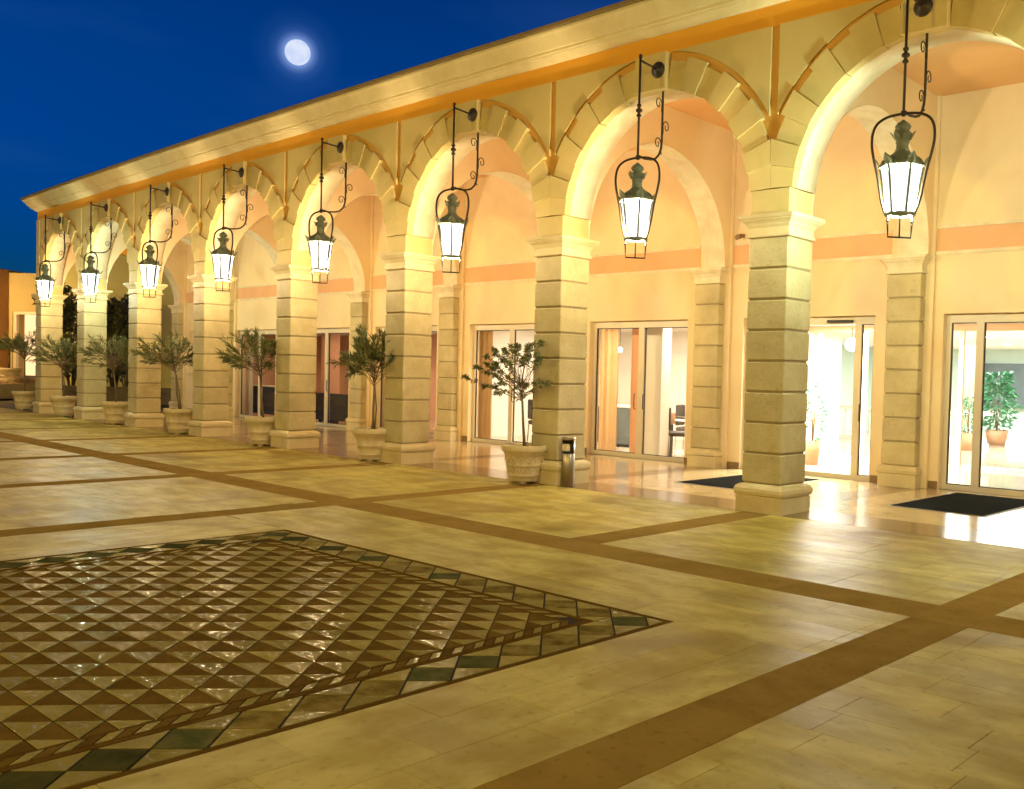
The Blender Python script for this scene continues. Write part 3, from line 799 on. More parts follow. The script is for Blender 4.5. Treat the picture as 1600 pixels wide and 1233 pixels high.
# doors and windows
def dwin(i, posts, z0=0.03, z1=2.60, label=None, tealpane=None, skip_pane=(), fr=.075, y=4.42):
    a, b = OP[i]
    f = MB()
    f.box(a, b, y, y+.09, z1-.07, 2.66); f.box(a, b, y, y+.09, z0-.03, z0+.05)
    f.box(a, a+fr, y-.001, y+.091, z0+.05, z1-.07); f.box(b-fr, b, y-.001, y+.091, z0+.05, z1-.07)
    o = ZW(f).obj('door_frame' if z0 < 1 else 'window_frame', M['frame'], bld)
    edges = [a+fr]+[p for q in posts for p in q]+[b-fr]
    for q0, q1 in posts:
        ZW(MB().box(q0, q1, y-.012, y+.07, z0+.05, z1-.07)).obj('mullion', M['frame'], o)
    for k in range(0, len(edges), 2):
        if k//2 in skip_pane: continue
        ga, gb = edges[k], edges[k+1]
        tp = tealpane is not None and k//2 == tealpane
        g2 = MB(); t_ = .014
        g2.box(ga, ga+t_, y+.02, y+.05, z0+.05, z1-.07); g2.box(gb-t_, gb, y+.02, y+.05, z0+.05, z1-.07)
        g2.box(ga+t_, gb-t_, y+.02, y+.05, z0+.05, z0+.05+t_); g2.box(ga+t_, gb-t_, y+.02, y+.05, z1-.07-t_, z1-.07)
        ZW(g2).obj('gasket', M['gasket'], o)
        ZW(MB().box(ga+t_, gb-t_, y+.032, y+.040, z0+.05+t_, z1-.07-t_)).obj('pane', M['teal'] if tp else M['glass'], o)
    return o
dwin(0, [(.51, .62), (1.35, 1.46), (1.95, 2.05)])
dB = dwin(1, [(-2.55, -2.44), (-1.46, -1.35)], skip_pane=(1,))
dwin(2, [(-6.04, -5.90)])
dwin(3, [(-9.76, -9.63)])
dwin(4, [(-13.5, -13.37)])
dwin(5, [(-17.33, -17.18)])
dwin(6, [(-21.11, -21.0)])
dwin(7, [(-24.9, -24.8)], z0=1.36)
dwin(-1, [(4.9, 5.02)])
ZW(MB().box(-25.86, -23.84, 4.24, 4.33, 1.255, 1.30)).obj('window_sill', M['trim'], bld)
ZW(MB().box(-1.95, -1.50, 4.36, 4.42, 2.555, 2.60)).obj('door_sensor', M['gasket'], bld)

for hx in (.66, 1.92, -1.32, -5.86, -6.08, -9.60, -13.34, -17.15):
    ZW(MB().tube([(hx, 4.40, .95), (hx, 4.365, .97), (hx, 4.365, 1.23), (hx, 4.40, 1.25)], .010, 6)).obj('door_handle', M['gasket'], bld)
# ============================================================ ROOMS BEHIND THE GLASS
def room(name, x0, x1, y0, y1, h, wallm, floorm, open_sides=''):
    if 'b' not in open_sides: ZW(MB().box(x0, x1, y1, y1+.15, 0, h)).obj('room_wall', wallm, bld)
    if 'l' not in open_sides: ZW(MB().box(x0-.15, x0, y0, y1, 0, h)).obj('room_wall', wallm, bld)
    if 'r' not in open_sides: ZW(MB().box(x1, x1+.15, y0, y1, 0, h)).obj('room_wall', wallm, bld)
    ZW(MB().box(x0, x1, y0, y1, -.05, .002)).obj('room_floor', floorm, bld)
    ZW(MB().box(x0, x1, y0, y1, h, h+.1)).obj('room_ceiling', M['ceil'], bld)
room('vestibule', -4.55, 8.5, 4.60, 9.6, 2.75, M['white'], M['lobbyfl'], 'b')
room('lobby', -9, 8.5, 9.6, 21, 2.75, M['cool'], M['lobbyfl'])
room('lounge', -12.0, -4.75, 4.60, 9.4, 2.75, M['white'], M['lobbyfl'])
room('lounge', -26.3, -12.2, 4.60, 9.4, 2.75, M['pink'], M['lobbyfl'])
def area(name, x, y, w_, h_, power, col, z=2.70):
    X, Y, Z = P(x, y, z); lamp('AREA', name, (X, Y, Z), power, col, w_, bld, (0, 0, 0), h_)
area_ = area
def ceil_lamps(pts, z=2.748):
    for x, y in pts:
        X, Y, _ = P(x, y); MB().lathe([(.11, 0), (.11, -.012), (.085, -.012)], 16, smooth=False).obj('ceiling_lamp', M['down'], bld, loc=(X, Y, z))
ceil_lamps([(.8, 6), (2.4, 6), (-2.2, 6), (-.6, 11), (-2.6, 13), (-1, 16), (-4, 12), (-3.6, 17), (-6.2, 6), (-7.6, 6), (-9, 6.5), (-10.4, 6.5), (-17.2, 6.5), (-19.4, 6.5), (-22.8, 6)])

# ---- furniture and plants indoors
def folds(x0, x1, y, z0, z1, amp=.045, n=None, ph=0.0):
    n = n or max(6, int((x1-x0)/.02)); vs = []; fs = []
    for k in range(n+1):
        x = x0+(x1-x0)*k/n; a = x*2*PI/.13+ph
        yy = y+amp*math.sin(a)+amp*.4*math.sin(a*.37+1); vs += [(x, yy, z0), (x+.012*math.sin(a*1.7), yy*.999+.001*y, z1)]
    for k in range(n): fs.append((2*k, 2*k+2, 2*k+3, 2*k+1))
    return ZW(MB().add(vs, fs, True))
def curtain(x0, x1, y, mt, label, z0=.03, z1=2.62, amp=.045):
    folds(x0, x1, y, z0, z1, amp).obj('curtain', mt, None, label=label, cat='curtain')
curtain(-7.30, -6.80, 4.72, M['curtain'], 'orange curtain inside the left pane of the window right of the second column')
curtain(-11.2, -10.66, 4.72, M['curtain'], 'orange curtain drawn to the left edge of the window behind the nearest potted tree')
curtain(-8.35, -7.92, 6.9, M['curtainp'], 'pale green curtain at the back of the lounge seen through the right pane', z1=2.45)
curtain(-18.0, -17.3, 6.2, M['curtain'], 'brown orange curtain inside the window above the dark sofa')
curtain(-22.75, -22.45, 4.85, M['white'], 'white curtain hanging inside the window behind the third potted tree')
curtain(-4.70, -4.05, 16.6, M['curtainp'], 'pale curtain at the back of the bright lobby', z1=2.7)
def pillar(x0, x1, y0, y1, mt, label, z1=2.745):
    ZW(MB().cbox(x0, x1, y0, y1, .003, z1, .01)).obj('indoor_pillar', mt, None, label=label, cat='pillar')
pillar(-6.72, -6.52, 4.98, 5.14, M['pink'], 'narrow salmon pillar left of the centre post in the window by the second column')
pillar(-6.37, -5.94, 5.0, 5.3, M['white'], 'broad white pillar standing inside the window right of the second column')
pillar(-.62, -.1, 10.3, 10.8, M['white'], 'white pillar in the lobby behind the sliding door at the right edge')
pillar(-18.9, -18.55, 5.2, 5.6, M['pink'], 'salmon pillar inside the sofa window')
# cabinet
cab = thing('cabinet', 'grey sideboard standing behind the left pane right of the orange curtain', 'cabinet', P(-8.3, 6.3, 0), slope(-8))
MB().cbox(-.55, .55, 0, .45, .06, .88, .008).obj('carcass', M['grey'], cab); MB().box(-.58, .58, -.02, .47, .88, .915).obj('top', M['white'], cab)
MB().box(-.53, .53, .02, .43, .003, .06).obj('base', M['darkwood'], cab)
for dx in (-.27, .27): MB().box(dx-.255, dx+.255, -.014, 0, .09, .85).obj('door', M['grey'], cab)
def chair(x, y, rz, label):
    c = thing('armchair', label, 'chair', P(x, y, 0.003), rz)
    MB().cbox(-.26, .26, -.26, .24, .40, .49, .02).obj('seat', M['darkwood'], c)
    MB().cbox(-.25, .25, .20, .26, .52, .98, .02).obj('backrest', M['darkwood'], c)
    for sx in (-1, 1):
        MB().tube([(sx*.27, -.22, .45), (sx*.27, -.22, .70), (sx*.27, .22, .72)], .015, 6).obj('armrest', M['steel'], c)
        for yy in (-.22, .22): MB().tube([(sx*.24, yy, .42), (sx*.27, yy*1.1, 0)], .014, 6).obj('leg', M['steel'], c)
    return c
chair(-5.92, 5.62, 2.3, 'dark armchair with steel legs in the lower right of the window by the second column')
chair(-6.9, 7.2, 1.9, 'dark chair at the back of the lounge')
chair(-10.1, 5.7, 2.6, 'dark chair inside the window behind the nearest potted tree')
tb = thing('side_table', 'low brown wooden box table beside the armchair in the window', 'table', P(-6.32, 5.50, .003), .2)
MB().cbox(-.22, .22, -.22, .22, .62, .86, .01).obj('table_top', M['wood'], tb); MB().cbox(-.19, .19, -.19, .19, 0, .62, .01).obj('table_base', M['darkwood'], tb)
sofa = thing('sofa', 'long dark sofa with its back against the window just right of the fourth column', 'sofa', P(-17.6, 4.95, .003), slope(-17))
MB().cbox(-1.5, .95, 0, .20, .10, .86, .04).obj('backrest', M['darkwood'], sofa); MB().cbox(-1.5, .95, .20, .85, .10, .44, .04).obj('seat', M['darkwood'], sofa)
for dx in (-1.5, .80): MB().cbox(dx, dx+.15, .20, .85, .44, .62, .03).obj('armrest', M['darkwood'], sofa)
for dx in (-1.3, .75): MB().box(dx, dx+.06, .2, .26, 0, .10).obj('leg', M['darkwood'], sofa)
sofa2 = thing('sofa', 'dark sofa with a pale top edge inside the window behind the third potted tree', 'sofa', P(-21.6, 5.0, .003), slope(-21))
MB().cbox(-1.3, 1.4, 0, .20, .10, .95, .04).obj('backrest', M['darkwood'], sofa2); MB().cbox(-1.3, 1.4, .2, .8, .10, .44, .04).obj('seat', M['darkwood'], sofa2)
MB().box(-1.3, 1.4, .02, .16, .953, .985).obj('top_rail', M['trim'], sofa2)
# leafy plants
def leaves(n, fn, size, seed, droop=.0, lw=.22, fold=True):
    """fn(rng) -> (position, direction); each leaf a narrow folded blade"""
    rng = random.Random(seed); mb = MB()
    for _ in range(n):
        p, d = fn(rng); p = Vector(p); d = Vector(d)
        if d.length < 1e-4: d = Vector((0, 0, 1))
        d.normalize(); L = size*rng.uniform(.6, 1.25); wv = L*lw*.5
        s_ = d.cross(Vector((rng.uniform(-1, 1), rng.uniform(-1, 1), rng.uniform(-.4, 1)))).normalized()
        up = d.cross(s_); mid = p+d*L*.5+up*L*.05; tip = p+d*L-Vector((0, 0, droop*L))
        mb.add([p, mid+s_*wv, tip, mid-s_*wv], [(0, 1, 2), (0, 2, 3)])
    return mb
def bushy(x, y, z0, h, r, pot_r, pot_h, mt_leaf, mt_pot, label, n=700, seed=1, name='potted_plant', leaf=.09):
    t_ = thing(name, label, 'plant', P(x, y, z0))
    if pot_h:
        MB().lathe([(pot_r*.72, 0), (pot_r*.9, pot_h*.6), (pot_r, pot_h), (pot_r*.9, pot_h), (pot_r*.86, pot_h*.85), (.01, pot_h*.85)], 20).obj('pot', mt_pot, t_)
    st = MB()
    rng = random.Random(seed)
    br = []
    for k in range(7):
        a = rng.uniform(0, 2*PI); rr = r*rng.uniform(.2, .7); top = (rr*math.cos(a), rr*math.sin(a), pot_h+(h-pot_h)*rng.uniform(.5, .95))
        pts = [(0, 0, pot_h*.8), (rr*.3*math.cos(a), rr*.3*math.sin(a), pot_h+(h-pot_h)*.35), top]; st.tube(pts, .014, 5, r1=.005); br.append(pts)
    st.obj('stem', M['bark'], t_)
    def fn(g_):
        a = g_.uniform(0, 2*PI); t = g_.random()**.7; zz = pot_h*.95+(h-pot_h)*t
        rr = r*math.sin(min(1, t*1.15+.12)*PI*.85)**.7*g_.random()**.45*g_.uniform(.75, 1.1)
        q = (rr*math.cos(a), rr*math.sin(a), zz)
        return q, (math.cos(a)+g_.uniform(-.6, .6), math.sin(a)+g_.uniform(-.6, .6), g_.uniform(-.6, .7))
    leaves(n, fn, leaf, seed, .2, .5).obj('foliage', mt_leaf, t_, kind='stuff')
    return t_
bushy(-3.40, 16.0, .003, 1.95, .50, .30, .40, M['leafi'], M['tcpot'], 'tall green indoor tree seen through the right pane of the sliding door', 900, 5, leaf=.16)
bushy(-3.05, 13.2, .003, 1.30, .28, .2, .42, M['leafi'], M['tcpot'], 'indoor plant on a tall terracotta pot behind the left pane of the sliding door', 350, 6)
bushy(-3.25, 6.25, .003, 1.55, .24, .16, .46, M['leafi'], M['tcpot'], 'indoor plant in a terracotta pot just inside the open door', 260, 8)
# white balustrade in the lobby
bal = thing('balustrade', 'white turned balustrade across the back of the lobby', 'balustrade', P(-4, 14.6, .003), slope(-4))
MB().box(-4, .9, -.09, .09, .82, .92).obj('handrail', M['white'], bal); MB().box(-4, .9, -.08, .08, 0, .10).obj('bottom_rail', M['white'], bal)
me_bl = MB().lathe([(.05, .10), (.05, .14), (.028, .18), (.055, .32), (.06, .40), (.028, .62), (.03, .70), (.05, .76), (.05, .82)], 10).mesh('baluster', M['white'])
for k in range(19): link('baluster', me_bl, bal, loc=(-3.85+k*.25, 0, 0))
ZW(MB().box(-6.2, 1.0, 20.8, 20.98, .9, 2.3)).obj('dark_window', M['grey'], bld)
# inner glazed door of the vestibule
ig = thing('inner_glass_door', 'second glazed door line between vestibule and lobby', 'door')
for xa in (-4.35, -3.30, -2.2, -1.3, .2, 1.3, 2.6): ZW(MB().box(xa, xa+.09, 8.2, 8.28, .003, 2.62)).obj('door_post', M['frame'], ig)
ZW(MB().box(-4.55, 8.4, 8.19, 8.29, 2.62, 2.745)).obj('door_head', M['pink'], ig)
ZW(MB().box(-4.55, 8.4, 8.195, 8.285, .003, .06)).obj('threshold', M['frame'], ig)
# lamp fittings seen through the glass
def globe(x, y, z, mt, r, label):
    X, Y, _ = P(x, y); t_ = thing('globe_lamp', label, 'lamp', (X, Y, z))
    MB().lathe([(.002, -r), (r*.5, -r*.87), (r*.87, -r*.5), (r, 0), (r*.87, r*.5), (r*.5, r*.87), (.002, r)], 14).obj('globe', mt, t_)
    MB().tube([(0, 0, r), (0, 0, 2.74-z)], .006, 5).obj('cord', M['gasket'], t_)
globe(-7.05, 5.0, 2.12, M['down'], .055, 'small white glowing lamp high behind the orange curtain window')
globe(-2.15, 5.6, 2.25, M['down'], .12, 'bright globe lamp just inside the open door')

# room light, coming from the lamps in the ceilings
area('lobby_light', -2.0, 12.5, 5, 4, 780, (.96, 1.0, .92))
area('lobby_light', -3.5, 17.5, 5, 3, 650, (.95, 1.0, .93))
area('vestibule_light', -3.0, 6.4, 1.6, 2.6, 1100, (1.0, .93, .86))
area('vestibule_light', 1.6, 6.4, 3, 2.4, 60, (1.0, .82, .66))
area('lounge_light', -6.6, 6.2, 2.5, 1.6, 520, (1.0, .86, .70))
area('lounge_light', -9.8, 6.6, 2.5, 1.6, 90, (1.0, .82, .62))
area('lounge_light', -17.5, 6.8, 5, 1.6, 130, (1.0, .72, .55))
area('lounge_light', -22.5, 6.6, 3, 1.6, 22, (1.0, .72, .45))

# ============================================================ LANTERNS
def arc(cx, cz, r, a0, a1, n, y_is=True):
    return [(0, cx+r*math.cos(a0+(a1-a0)*k/n), cz+r*math.sin(a0+(a1-a0)*k/n)) for k in range(n+1)]
def make_lantern(cool):
    t_ = thing('hanging_lantern', 'x', 'lantern', (0, 0, 0), 0, 'wrought iron lanterns hung in front of the arches')
    ir = M['iron']; vg = M['verdigris']; LY = -.42
    # wall plate (round boss) on the keystone
    b = MB().lathe([(.105, 0), (.105, .012), (.085, .028), (.04, .036), (.03, .055), (.01, .06)], 24)
    b.v = [(x, -.055-z, 5.55+y) for x, y, z in b.v]; b.f = [f[::-1] for f in b.f]; b.obj('wall_plate', ir, t_)
    MB().tube([(0, -.10, 5.55), (0, -.20, 5.56), (0, LY, 5.575)], .014, 8).obj('bracket_arm', ir, t_)
    rod = MB().tube([(0, LY, 5.62), (0, LY, 4.34)], .015, 8)
    rod.lathe([(.005, 5.655), (.022, 5.64), (.022, 5.61), (.014, 5.595)], 10, (0, LY))
    rod.lathe([(.015, 5.03), (.03, 5.02), (.03, 5.0), (.018, 4.99), (.018, 4.975), (.042, 4.96), (.042, 4.935), (.018, 4.92), (.018, 4.905), (.032, 4.895), (.032, 4.875), (.015, 4.865)], 12, (0, LY))
    rod.obj('hanging_rod', ir, t_)
    # J shaped stay from the soffit with scrolls
    J = [(0, .06, 5.33), (0, .06, 5.0), (0, .06, 4.66), (0, .045, 4.56), (0, .01, 4.48), (0, -.06, 4.415), (0, -.15, 4.385), (0, -.28, 4.37), (0, LY, 4.385)]
    MB().tube(J, .015, 8).obj('stay_rod', ir, t_)
    def scroll(z, sgn, y0=.06):
        pts = []
        for k in range(22):
            q = k/21; r = .075*(1-.78*q); a = PI*.5*0-PI*.15+q*PI*2.5
            pts.append((0, y0+sgn*(.085-r*math.cos(a)*.95), z+r*math.sin(a)*1.15))
        pts = [(0, y0+sgn*.012, z-.14), (0, y0+sgn*.03, z-.10)]+pts[::1] if False else pts
        return MB().tube([(0, y0, z-.13)]+[(0, y0+sgn*.02, z-.09)]+pts, .0085, 6, r1=.006)
    for z, sgn in ((5.13, -1), (4.86, 1), (4.62, -1)): scroll(z, sgn).obj('scroll', ir, t_)
    # hoop, lying in the plane of the wall bracket turned 20 degrees
    hoop = []
    HB = [(.150, 3.33), (.20, 3.47), (.255, 3.75), (.305, 3.95), (.325, 4.08), (.315, 4.20), (.27, 4.285), (.18, 4.335), (.08, 4.352), (0, 4.355)]
    prof = [(-a, z) for a, z in HB]+[(a, z) for a, z in HB[::-1]][1:]
    ca = math.radians(8); pts = [(a*math.cos(ca), LY+a*math.sin(ca), z) for a, z in prof]
    sm_ = []
    for k in range(len(pts)-1):      # Catmull-Rom through the points
        p0_, p1_, p2_, p3_ = [Vector(pts[min(max(k+j, 0), len(pts)-1)]) for j in (-1, 0, 1, 2)]
        for q in (0, .33, .66): sm_.append(.5*((2*p1_)+(p2_-p0_)*q+(2*p0_-5*p1_+4*p2_-p3_)*q*q+(3*p1_-p0_-3*p2_+p3_)*q**3))
    sm_.append(Vector(pts[-1])); MB().tube(sm_, .0145, 8).obj('hoop', ir, t_)
    MB().lathe([(.02, 4.33), (.03, 4.345), (.03, 4.375), (.018, 4.39)], 10, (0, LY)).obj('coupling', ir, t_)
    # lantern head: hexagonal
    a6 = math.radians(20)
    rf = MB()
    rf.lathe([(.215, 3.80), (.236, 3.81), (.238, 3.825), (.218, 3.85), (.200, 3.88), (.175, 3.905), (.14, 3.925), (.11, 3.945), (.08, 3.97), (.065, 3.99)], 6, (0, LY), smooth=False, a0=a6)
    rf.lathe([(.06, 3.975), (.07, 3.99), (.062, 4.00), (.062, 4.05), (.072, 4.06), (.062, 4.075), (.08, 4.12), (.092, 4.15), (.085, 4.16), (.06, 4.165)], 18, (0, LY))
    rf.obj('roof', vg, t_)
    MB().lathe([(.055, 4.16), (.05, 4.175), (.075, 4.20), (.082, 4.225), (.06, 4.255), (.03, 4.275), (.015, 4.29), (.002, 4.295)], 16, (0, LY)).obj('finial', vg, t_)
    lf = MB(); 
    for k in range(6):
        a = a6+k*PI/3; c_, s_ = math.cos(a), math.sin(a)
        for (r0, zb, hh) in ((.222, 3.815, .105), (.080, 4.09, .085)):
            wv = hh*.42; o = Vector((0, LY, 0)); rd = Vector((c_, s_, 0)); td = Vector((-s_, c_, 0))
            p_ = [o+rd*r0-td*wv+Vector((0, 0, zb)), o+rd*r0+td*wv+Vector((0, 0, zb)), o+rd*(r0+hh*.25)+td*wv*1.1+Vector((0, 0, zb+hh*.55)), o+rd*(r0+hh*.62)+Vector((0, 0, zb+hh)), o+rd*(r0+hh*.25)-td*wv*1.1+Vector((0, 0, zb+hh*.55))]
            q_ = [v-rd*.008 for v in p_]
            lf.add(p_+q_, [(0, 1, 2, 3, 4), (9, 8, 7, 6, 5)]+[(j, j+5, (j+1) % 5+5, (j+1) % 5) for j in range(5)])
    # pierced cresting between the leaves
    for k in range(6):
        for q in (.25, .5, .75):
            a = a6+k*PI/3; p0_ = Vector((math.cos(a), math.sin(a), 0))*.215; p1_ = Vector((math.cos(a+PI/3), math.sin(a+PI/3), 0))*.215
            p_ = p0_.lerp(p1_, q); lf.lathe([(.014, 3.82), (.022, 3.838), (.012, 3.86), (.004, 3.88)], 6, (p_.x, LY+p_.y))
    lf.obj('leaf_cresting', vg, t_, kind='stuff')
    # bars and panes
    RT, RBm, ZTp, ZBt = .214, .138, 3.80, 3.335
    def cor(k, r, z): a = a6+k*PI/3; return Vector((r*math.cos(a), LY+r*math.sin(a), z))
    rm, zm = .154, 3.45
    for k in range(6):
        MB().tube([cor(k, RT, ZTp), cor(k, rm, zm), cor(k, RBm, ZBt)], .0125, 6).obj('bar', vg, t_)
        q = [cor(k, RT-.004, ZTp), cor(k+1, RT-.004, ZTp), cor(k+1, rm-.004, zm), cor(k, rm-.004, zm), cor(k+1, RBm-.004, ZBt), cor(k, RBm-.004, ZBt)]
        MB().add(q, [(0, 1, 2, 3), (3, 2, 4, 5)]).obj('pane', M['glowc'] if cool else M['glow'], t_)
    rg = MB().lathe([(.12, 3.312), (.150, 3.312), (.156, 3.326), (.150, 3.342), (.12, 3.342), (.115, 3.33), (.12, 3.312)], 24, (0, LY), cap=False)
    rg.obj('base_ring', vg, t_)
    MB().lathe([(.002, 3.322), (.088, 3.324), (.088, 3.336), (.05, 3.35), (.002, 3.352)], 24, (0, LY)).obj('base_plate', vg, t_)
    b = MB().lathe([(.002, 3.53), (.03, 3.54), (.05, 3.58), (.05, 3.66), (.03, 3.72), (.012, 3.78)], 12, (0, LY)); b.obj('bulb', M['glowb'], t_)
    # stirrup under the lantern
    ca = math.radians(50)
    st = MB().tube([(-.135*math.cos(ca), LY-.135*math.sin(ca), 3.33), (-.13*math.cos(ca), LY-.13*math.sin(ca), 3.20), (-.125*math.cos(ca), LY-.125*math.sin(ca), 3.095), (.125*math.cos(ca), LY+.125*math.sin(ca), 3.095), (.13*math.cos(ca), LY+.13*math.sin(ca), 3.20), (.135*math.cos(ca), LY+.135*math.sin(ca), 3.33)], .010, 6)
    for sx in (-1, 1): st.lathe([(.011, 3.25), (.02, 3.26), (.011, 3.27)], 8, (sx*.132*math.cos(ca), LY+sx*.132*math.sin(ca)))
    st.tube([(0, LY, 3.33), (0, LY, 3.095)], .008, 6); st.lathe([(.01, 3.085), (.018, 3.098), (.01, 3.11)], 8, (0, LY))
    st.obj('stirrup', ir, t_)
    return t_
lw = make_lantern(False); lc = make_lantern(True)
PLX = {0: 1.57, 1: -1.985, 2: -5.66, 3: -9.33, 4: -13.03, 5: -16.66, 6: -20.42, 7: -24.02, -1: 5.35}
LLAB = {0: 'nearest and largest lantern at the upper right, cool white with its verdigris roof', 1: 'warm lit lantern hung between the two nearest columns',
        2: 'lit lantern in front of the third arch from the right', 3: 'lit lantern in front of the fourth arch from the right',
        4: 'lit lantern in front of the fifth arch from the right', 5: 'lit lantern in front of the sixth arch, third from the left end',
        6: 'greenish white lantern, second from the left end of the arcade', 7: 'smallest lantern at the far left end of the arcade'}
used_w = used_c = False
for k in sorted(PLX):
    x = PLX[k]; cool = k in (0, 6); loc = P(x, 0, 0); rz = slope(x)+random.uniform(-.03, .03); lab = LLAB.get(k, 'lantern past the right edge of the picture')
    if cool and not used_c: o = lc; used_c = True; o.location = loc; o.rotation_euler = (0, 0, rz); o['label'] = lab
    elif not cool and not used_w: o = lw; used_w = True; o.location = loc; o.rotation_euler = (0, 0, rz); o['label'] = lab
    else: o = dup(lc if cool else lw, loc, rz, lab)
    lamp('POINT', 'lantern_light', P(x, -.42, 3.435), LAMP_W*(1.0 if not cool else .9), COOL if cool else WARM, .075)

# ============================================================ POTTED TREES
def make_pot(n=40, fancy=False):
    # height .57, rim radius .345
    pr_ = [(.215, .035), (.225, .04), (.228, .05), (.235, .11), (.243, .115), (.243, .125), (.240, .13), (.262, .26), (.270, .265), (.270, .278), (.266, .283), (.295, .435), (.306, .44), (.310, .455), (.322, .465), (.326, .475), (.338, .48), (.342, .49), (.342, .555), (.336, .565), (.30, .567), (.292, .55), (.288, .50)]
    return MB().lathe(pr_, n)
me_pot = make_pot().mesh('pot', M['pot'])
me_soil = MB().lathe([(.29, .50), (.29, .52), (.15, .53), (.002, .535)], 24).mesh('soil', M['soil'])
ft = MB()
for k in range(4):
    a = PI/4+k*PI/2; ft.cbox(.17*math.cos(a)-.04, .17*math.cos(a)+.04, .17*math.sin(a)-.04, .17*math.sin(a)+.04, 0, .036, .01)
me_feet = ft.mesh('pot_feet', M['pot'])
rel = MB()
for k in range(14):      # carved relief: rosettes and lozenges in two tiers
    a = 2*PI*k/14; r = .281; z = .355
    for (rr, zz, ww, hh) in ((.284, .355, .045, .05),):
        ps = [Vector((rr*math.cos(a), rr*math.sin(a), 0))+Vector((-math.sin(a), math.cos(a), 0))*u+Vector((0, 0, zz+v)) for u, v in ((-ww, 0), (0, -hh), (ww, 0), (0, hh))]
        rel.tube([tuple(p) for p in ps], .007, 5, close=True)
    a2 = a+PI/14; r2 = .254; c_ = Vector((r2*math.cos(a2), r2*math.sin(a2), .195)); td = Vector((-math.sin(a2), math.cos(a2), 0))
    rel.tube([tuple(c_+td*.03*math.cos(q*PI/5)+Vector((0, 0, .032*math.sin(q*PI/5)))) for q in range(10)], .006, 5, close=True)
me_relief = rel.mesh('carved_relief', M['pot'])
def potted_tree(px, py, label, seed, crown, trunk_top, style, n=1500, scale=1.0, pz=0.0, leafmat=None, fancy=False, lean=(0, 0), leaf=.13, rot=0.0):
    """crown = (dx, dz centre, rx, rz)"""
    t_ = thing('potted_tree', label, 'potted tree', P(px, py, pz), rot, 'potted trees in front of the columns')
    t_.scale = (scale, scale, scale)
    link('pot', me_pot, t_); link('soil', me_soil, t_); link('pot_feet', me_feet, t_)
    if fancy: link('carved_relief', me_relief, t_)
    rng = random.Random(seed); cdx, cz, rx, rz_ = crown
    side = Vector((cyw, syw, 0))      # across the view: only used to choose where the crown leans
    top = side*(cdx*.5+lean[0])+Vector((0, 0, trunk_top))
    tr_ = MB(); base = Vector((0, 0, .50))
    mid = base.lerp(top, .5)+side*rng.uniform(-.03, .03)
    tr_.tube([base, base.lerp(mid, .5), mid, top], .026, 7, r1=.017)
    if style in ('twin', 'ball'):
        tr_.tube([base+side*.03, mid+side*.05, top+side*.01], .016, 6, r1=.011)
    tips = []
    cen = side*cdx+Vector((0, 0, cz))
    nb_ = {'whorl': 46, 'ball': 60, 'spike': 52, 'twin': 54}[style]
    for k in range(nb_):
        a = rng.uniform(0, 2*PI); el = rng.uniform(-.55, 1.25); ln = rng.uniform(.6, 1.15)
        d = Vector((math.cos(a)*math.cos(el), math.sin(a)*math.cos(el), math.sin(el)))
        tip = cen+Vector((d.x*rx, d.y*rx, d.z*rz_))*ln
        if style == 'whorl' and rng.random() < .25: tip += (tip-cen)*.25
        hub = top.lerp(cen, rng.uniform(-.05, .85)); m1_ = hub.lerp(tip, .45)+Vector((0, 0, .03))+Vector((rng.uniform(-.03, .03),)*3)
        tr_.tube([top-Vector((0, 0, .06*rng.random())), hub, m1_, tip], .007, 4, r1=.003); tips.append((hub, m1_, tip))
    tr_.obj('trunk', M['bark'], t_)
    def fn(g_):
        a, b_, c_ = tips[g_.randrange(len(tips))]
        if style == 'whorl':
            u = 1-abs(g_.gauss(0, .06)) if g_.random() < .62 else g_.uniform(.25, 1)
            p_ = b_.lerp(c_, min(u, 1)) if u > .3 else a.lerp(b_, u); d = Vector((g_.uniform(-1, 1), g_.uniform(-1, 1), g_.uniform(-.7, .9)))
            return p_, d
        u = g_.random()**.6*1.05; p_ = b_.lerp(c_, u); ax = (c_-b_).normalized()
        d = ax*1.1+Vector((g_.uniform(-.75, .75), g_.uniform(-.75, .75), g_.uniform(-.5, .7)))
        return p_, d
    lw_ = .34 if style == 'whorl' else .115
    leaves(n, fn, leaf, seed+50, .12, lw_).obj('crown', leafmat or M['leaf'], t_, kind='stuff')
    return t_
potted_tree(-4.218, -.13-.02, 'nearest potted tree with whorled leaves in a carved pot, in front of the second column', 11, (-.10, 1.58, .60, .46), 1.22, 'whorl', 3800, .98, fancy=True, leaf=.062)
potted_tree(-8.168, -.06, 'round bushy potted tree in front of the third column', 12, (.03, 1.74, .60, .50), 1.30, 'ball', 3200, 1.0, leaf=.15)
potted_tree(-12.03, -.03, 'wide spiky potted tree in front of the fourth column', 13, (-.15, 1.74, .72, .46), 1.35, 'spike', 1700, 1.02, leaf=.17)
potted_tree(-15.83, -.06, 'potted tree with two thin stems in front of the fifth column', 14, (-.20, 1.74, .66, .46), 1.32, 'twin', 1900, 1.02, leaf=.15)
potted_tree(-19.80, .0, 'sparse brownish potted tree in front of the sixth column', 15, (-.16, 1.70, .68, .46), 1.30, 'spike', 1500, 1.02, leaf=.16)
potted_tree(-23.80, .0, 'pale stemmed potted tree in front of the seventh column', 16, (-.10, 1.72, .70, .46), 1.32, 'ball', 2100, 1.03, leaf=.14)
potted_tree(-28.0, .13, 'farthest potted tree on the paving, left of the last column', 17, (.0, 1.85, .64, .44), 1.45, 'spike', 1700, 1.05, leaf=.14)

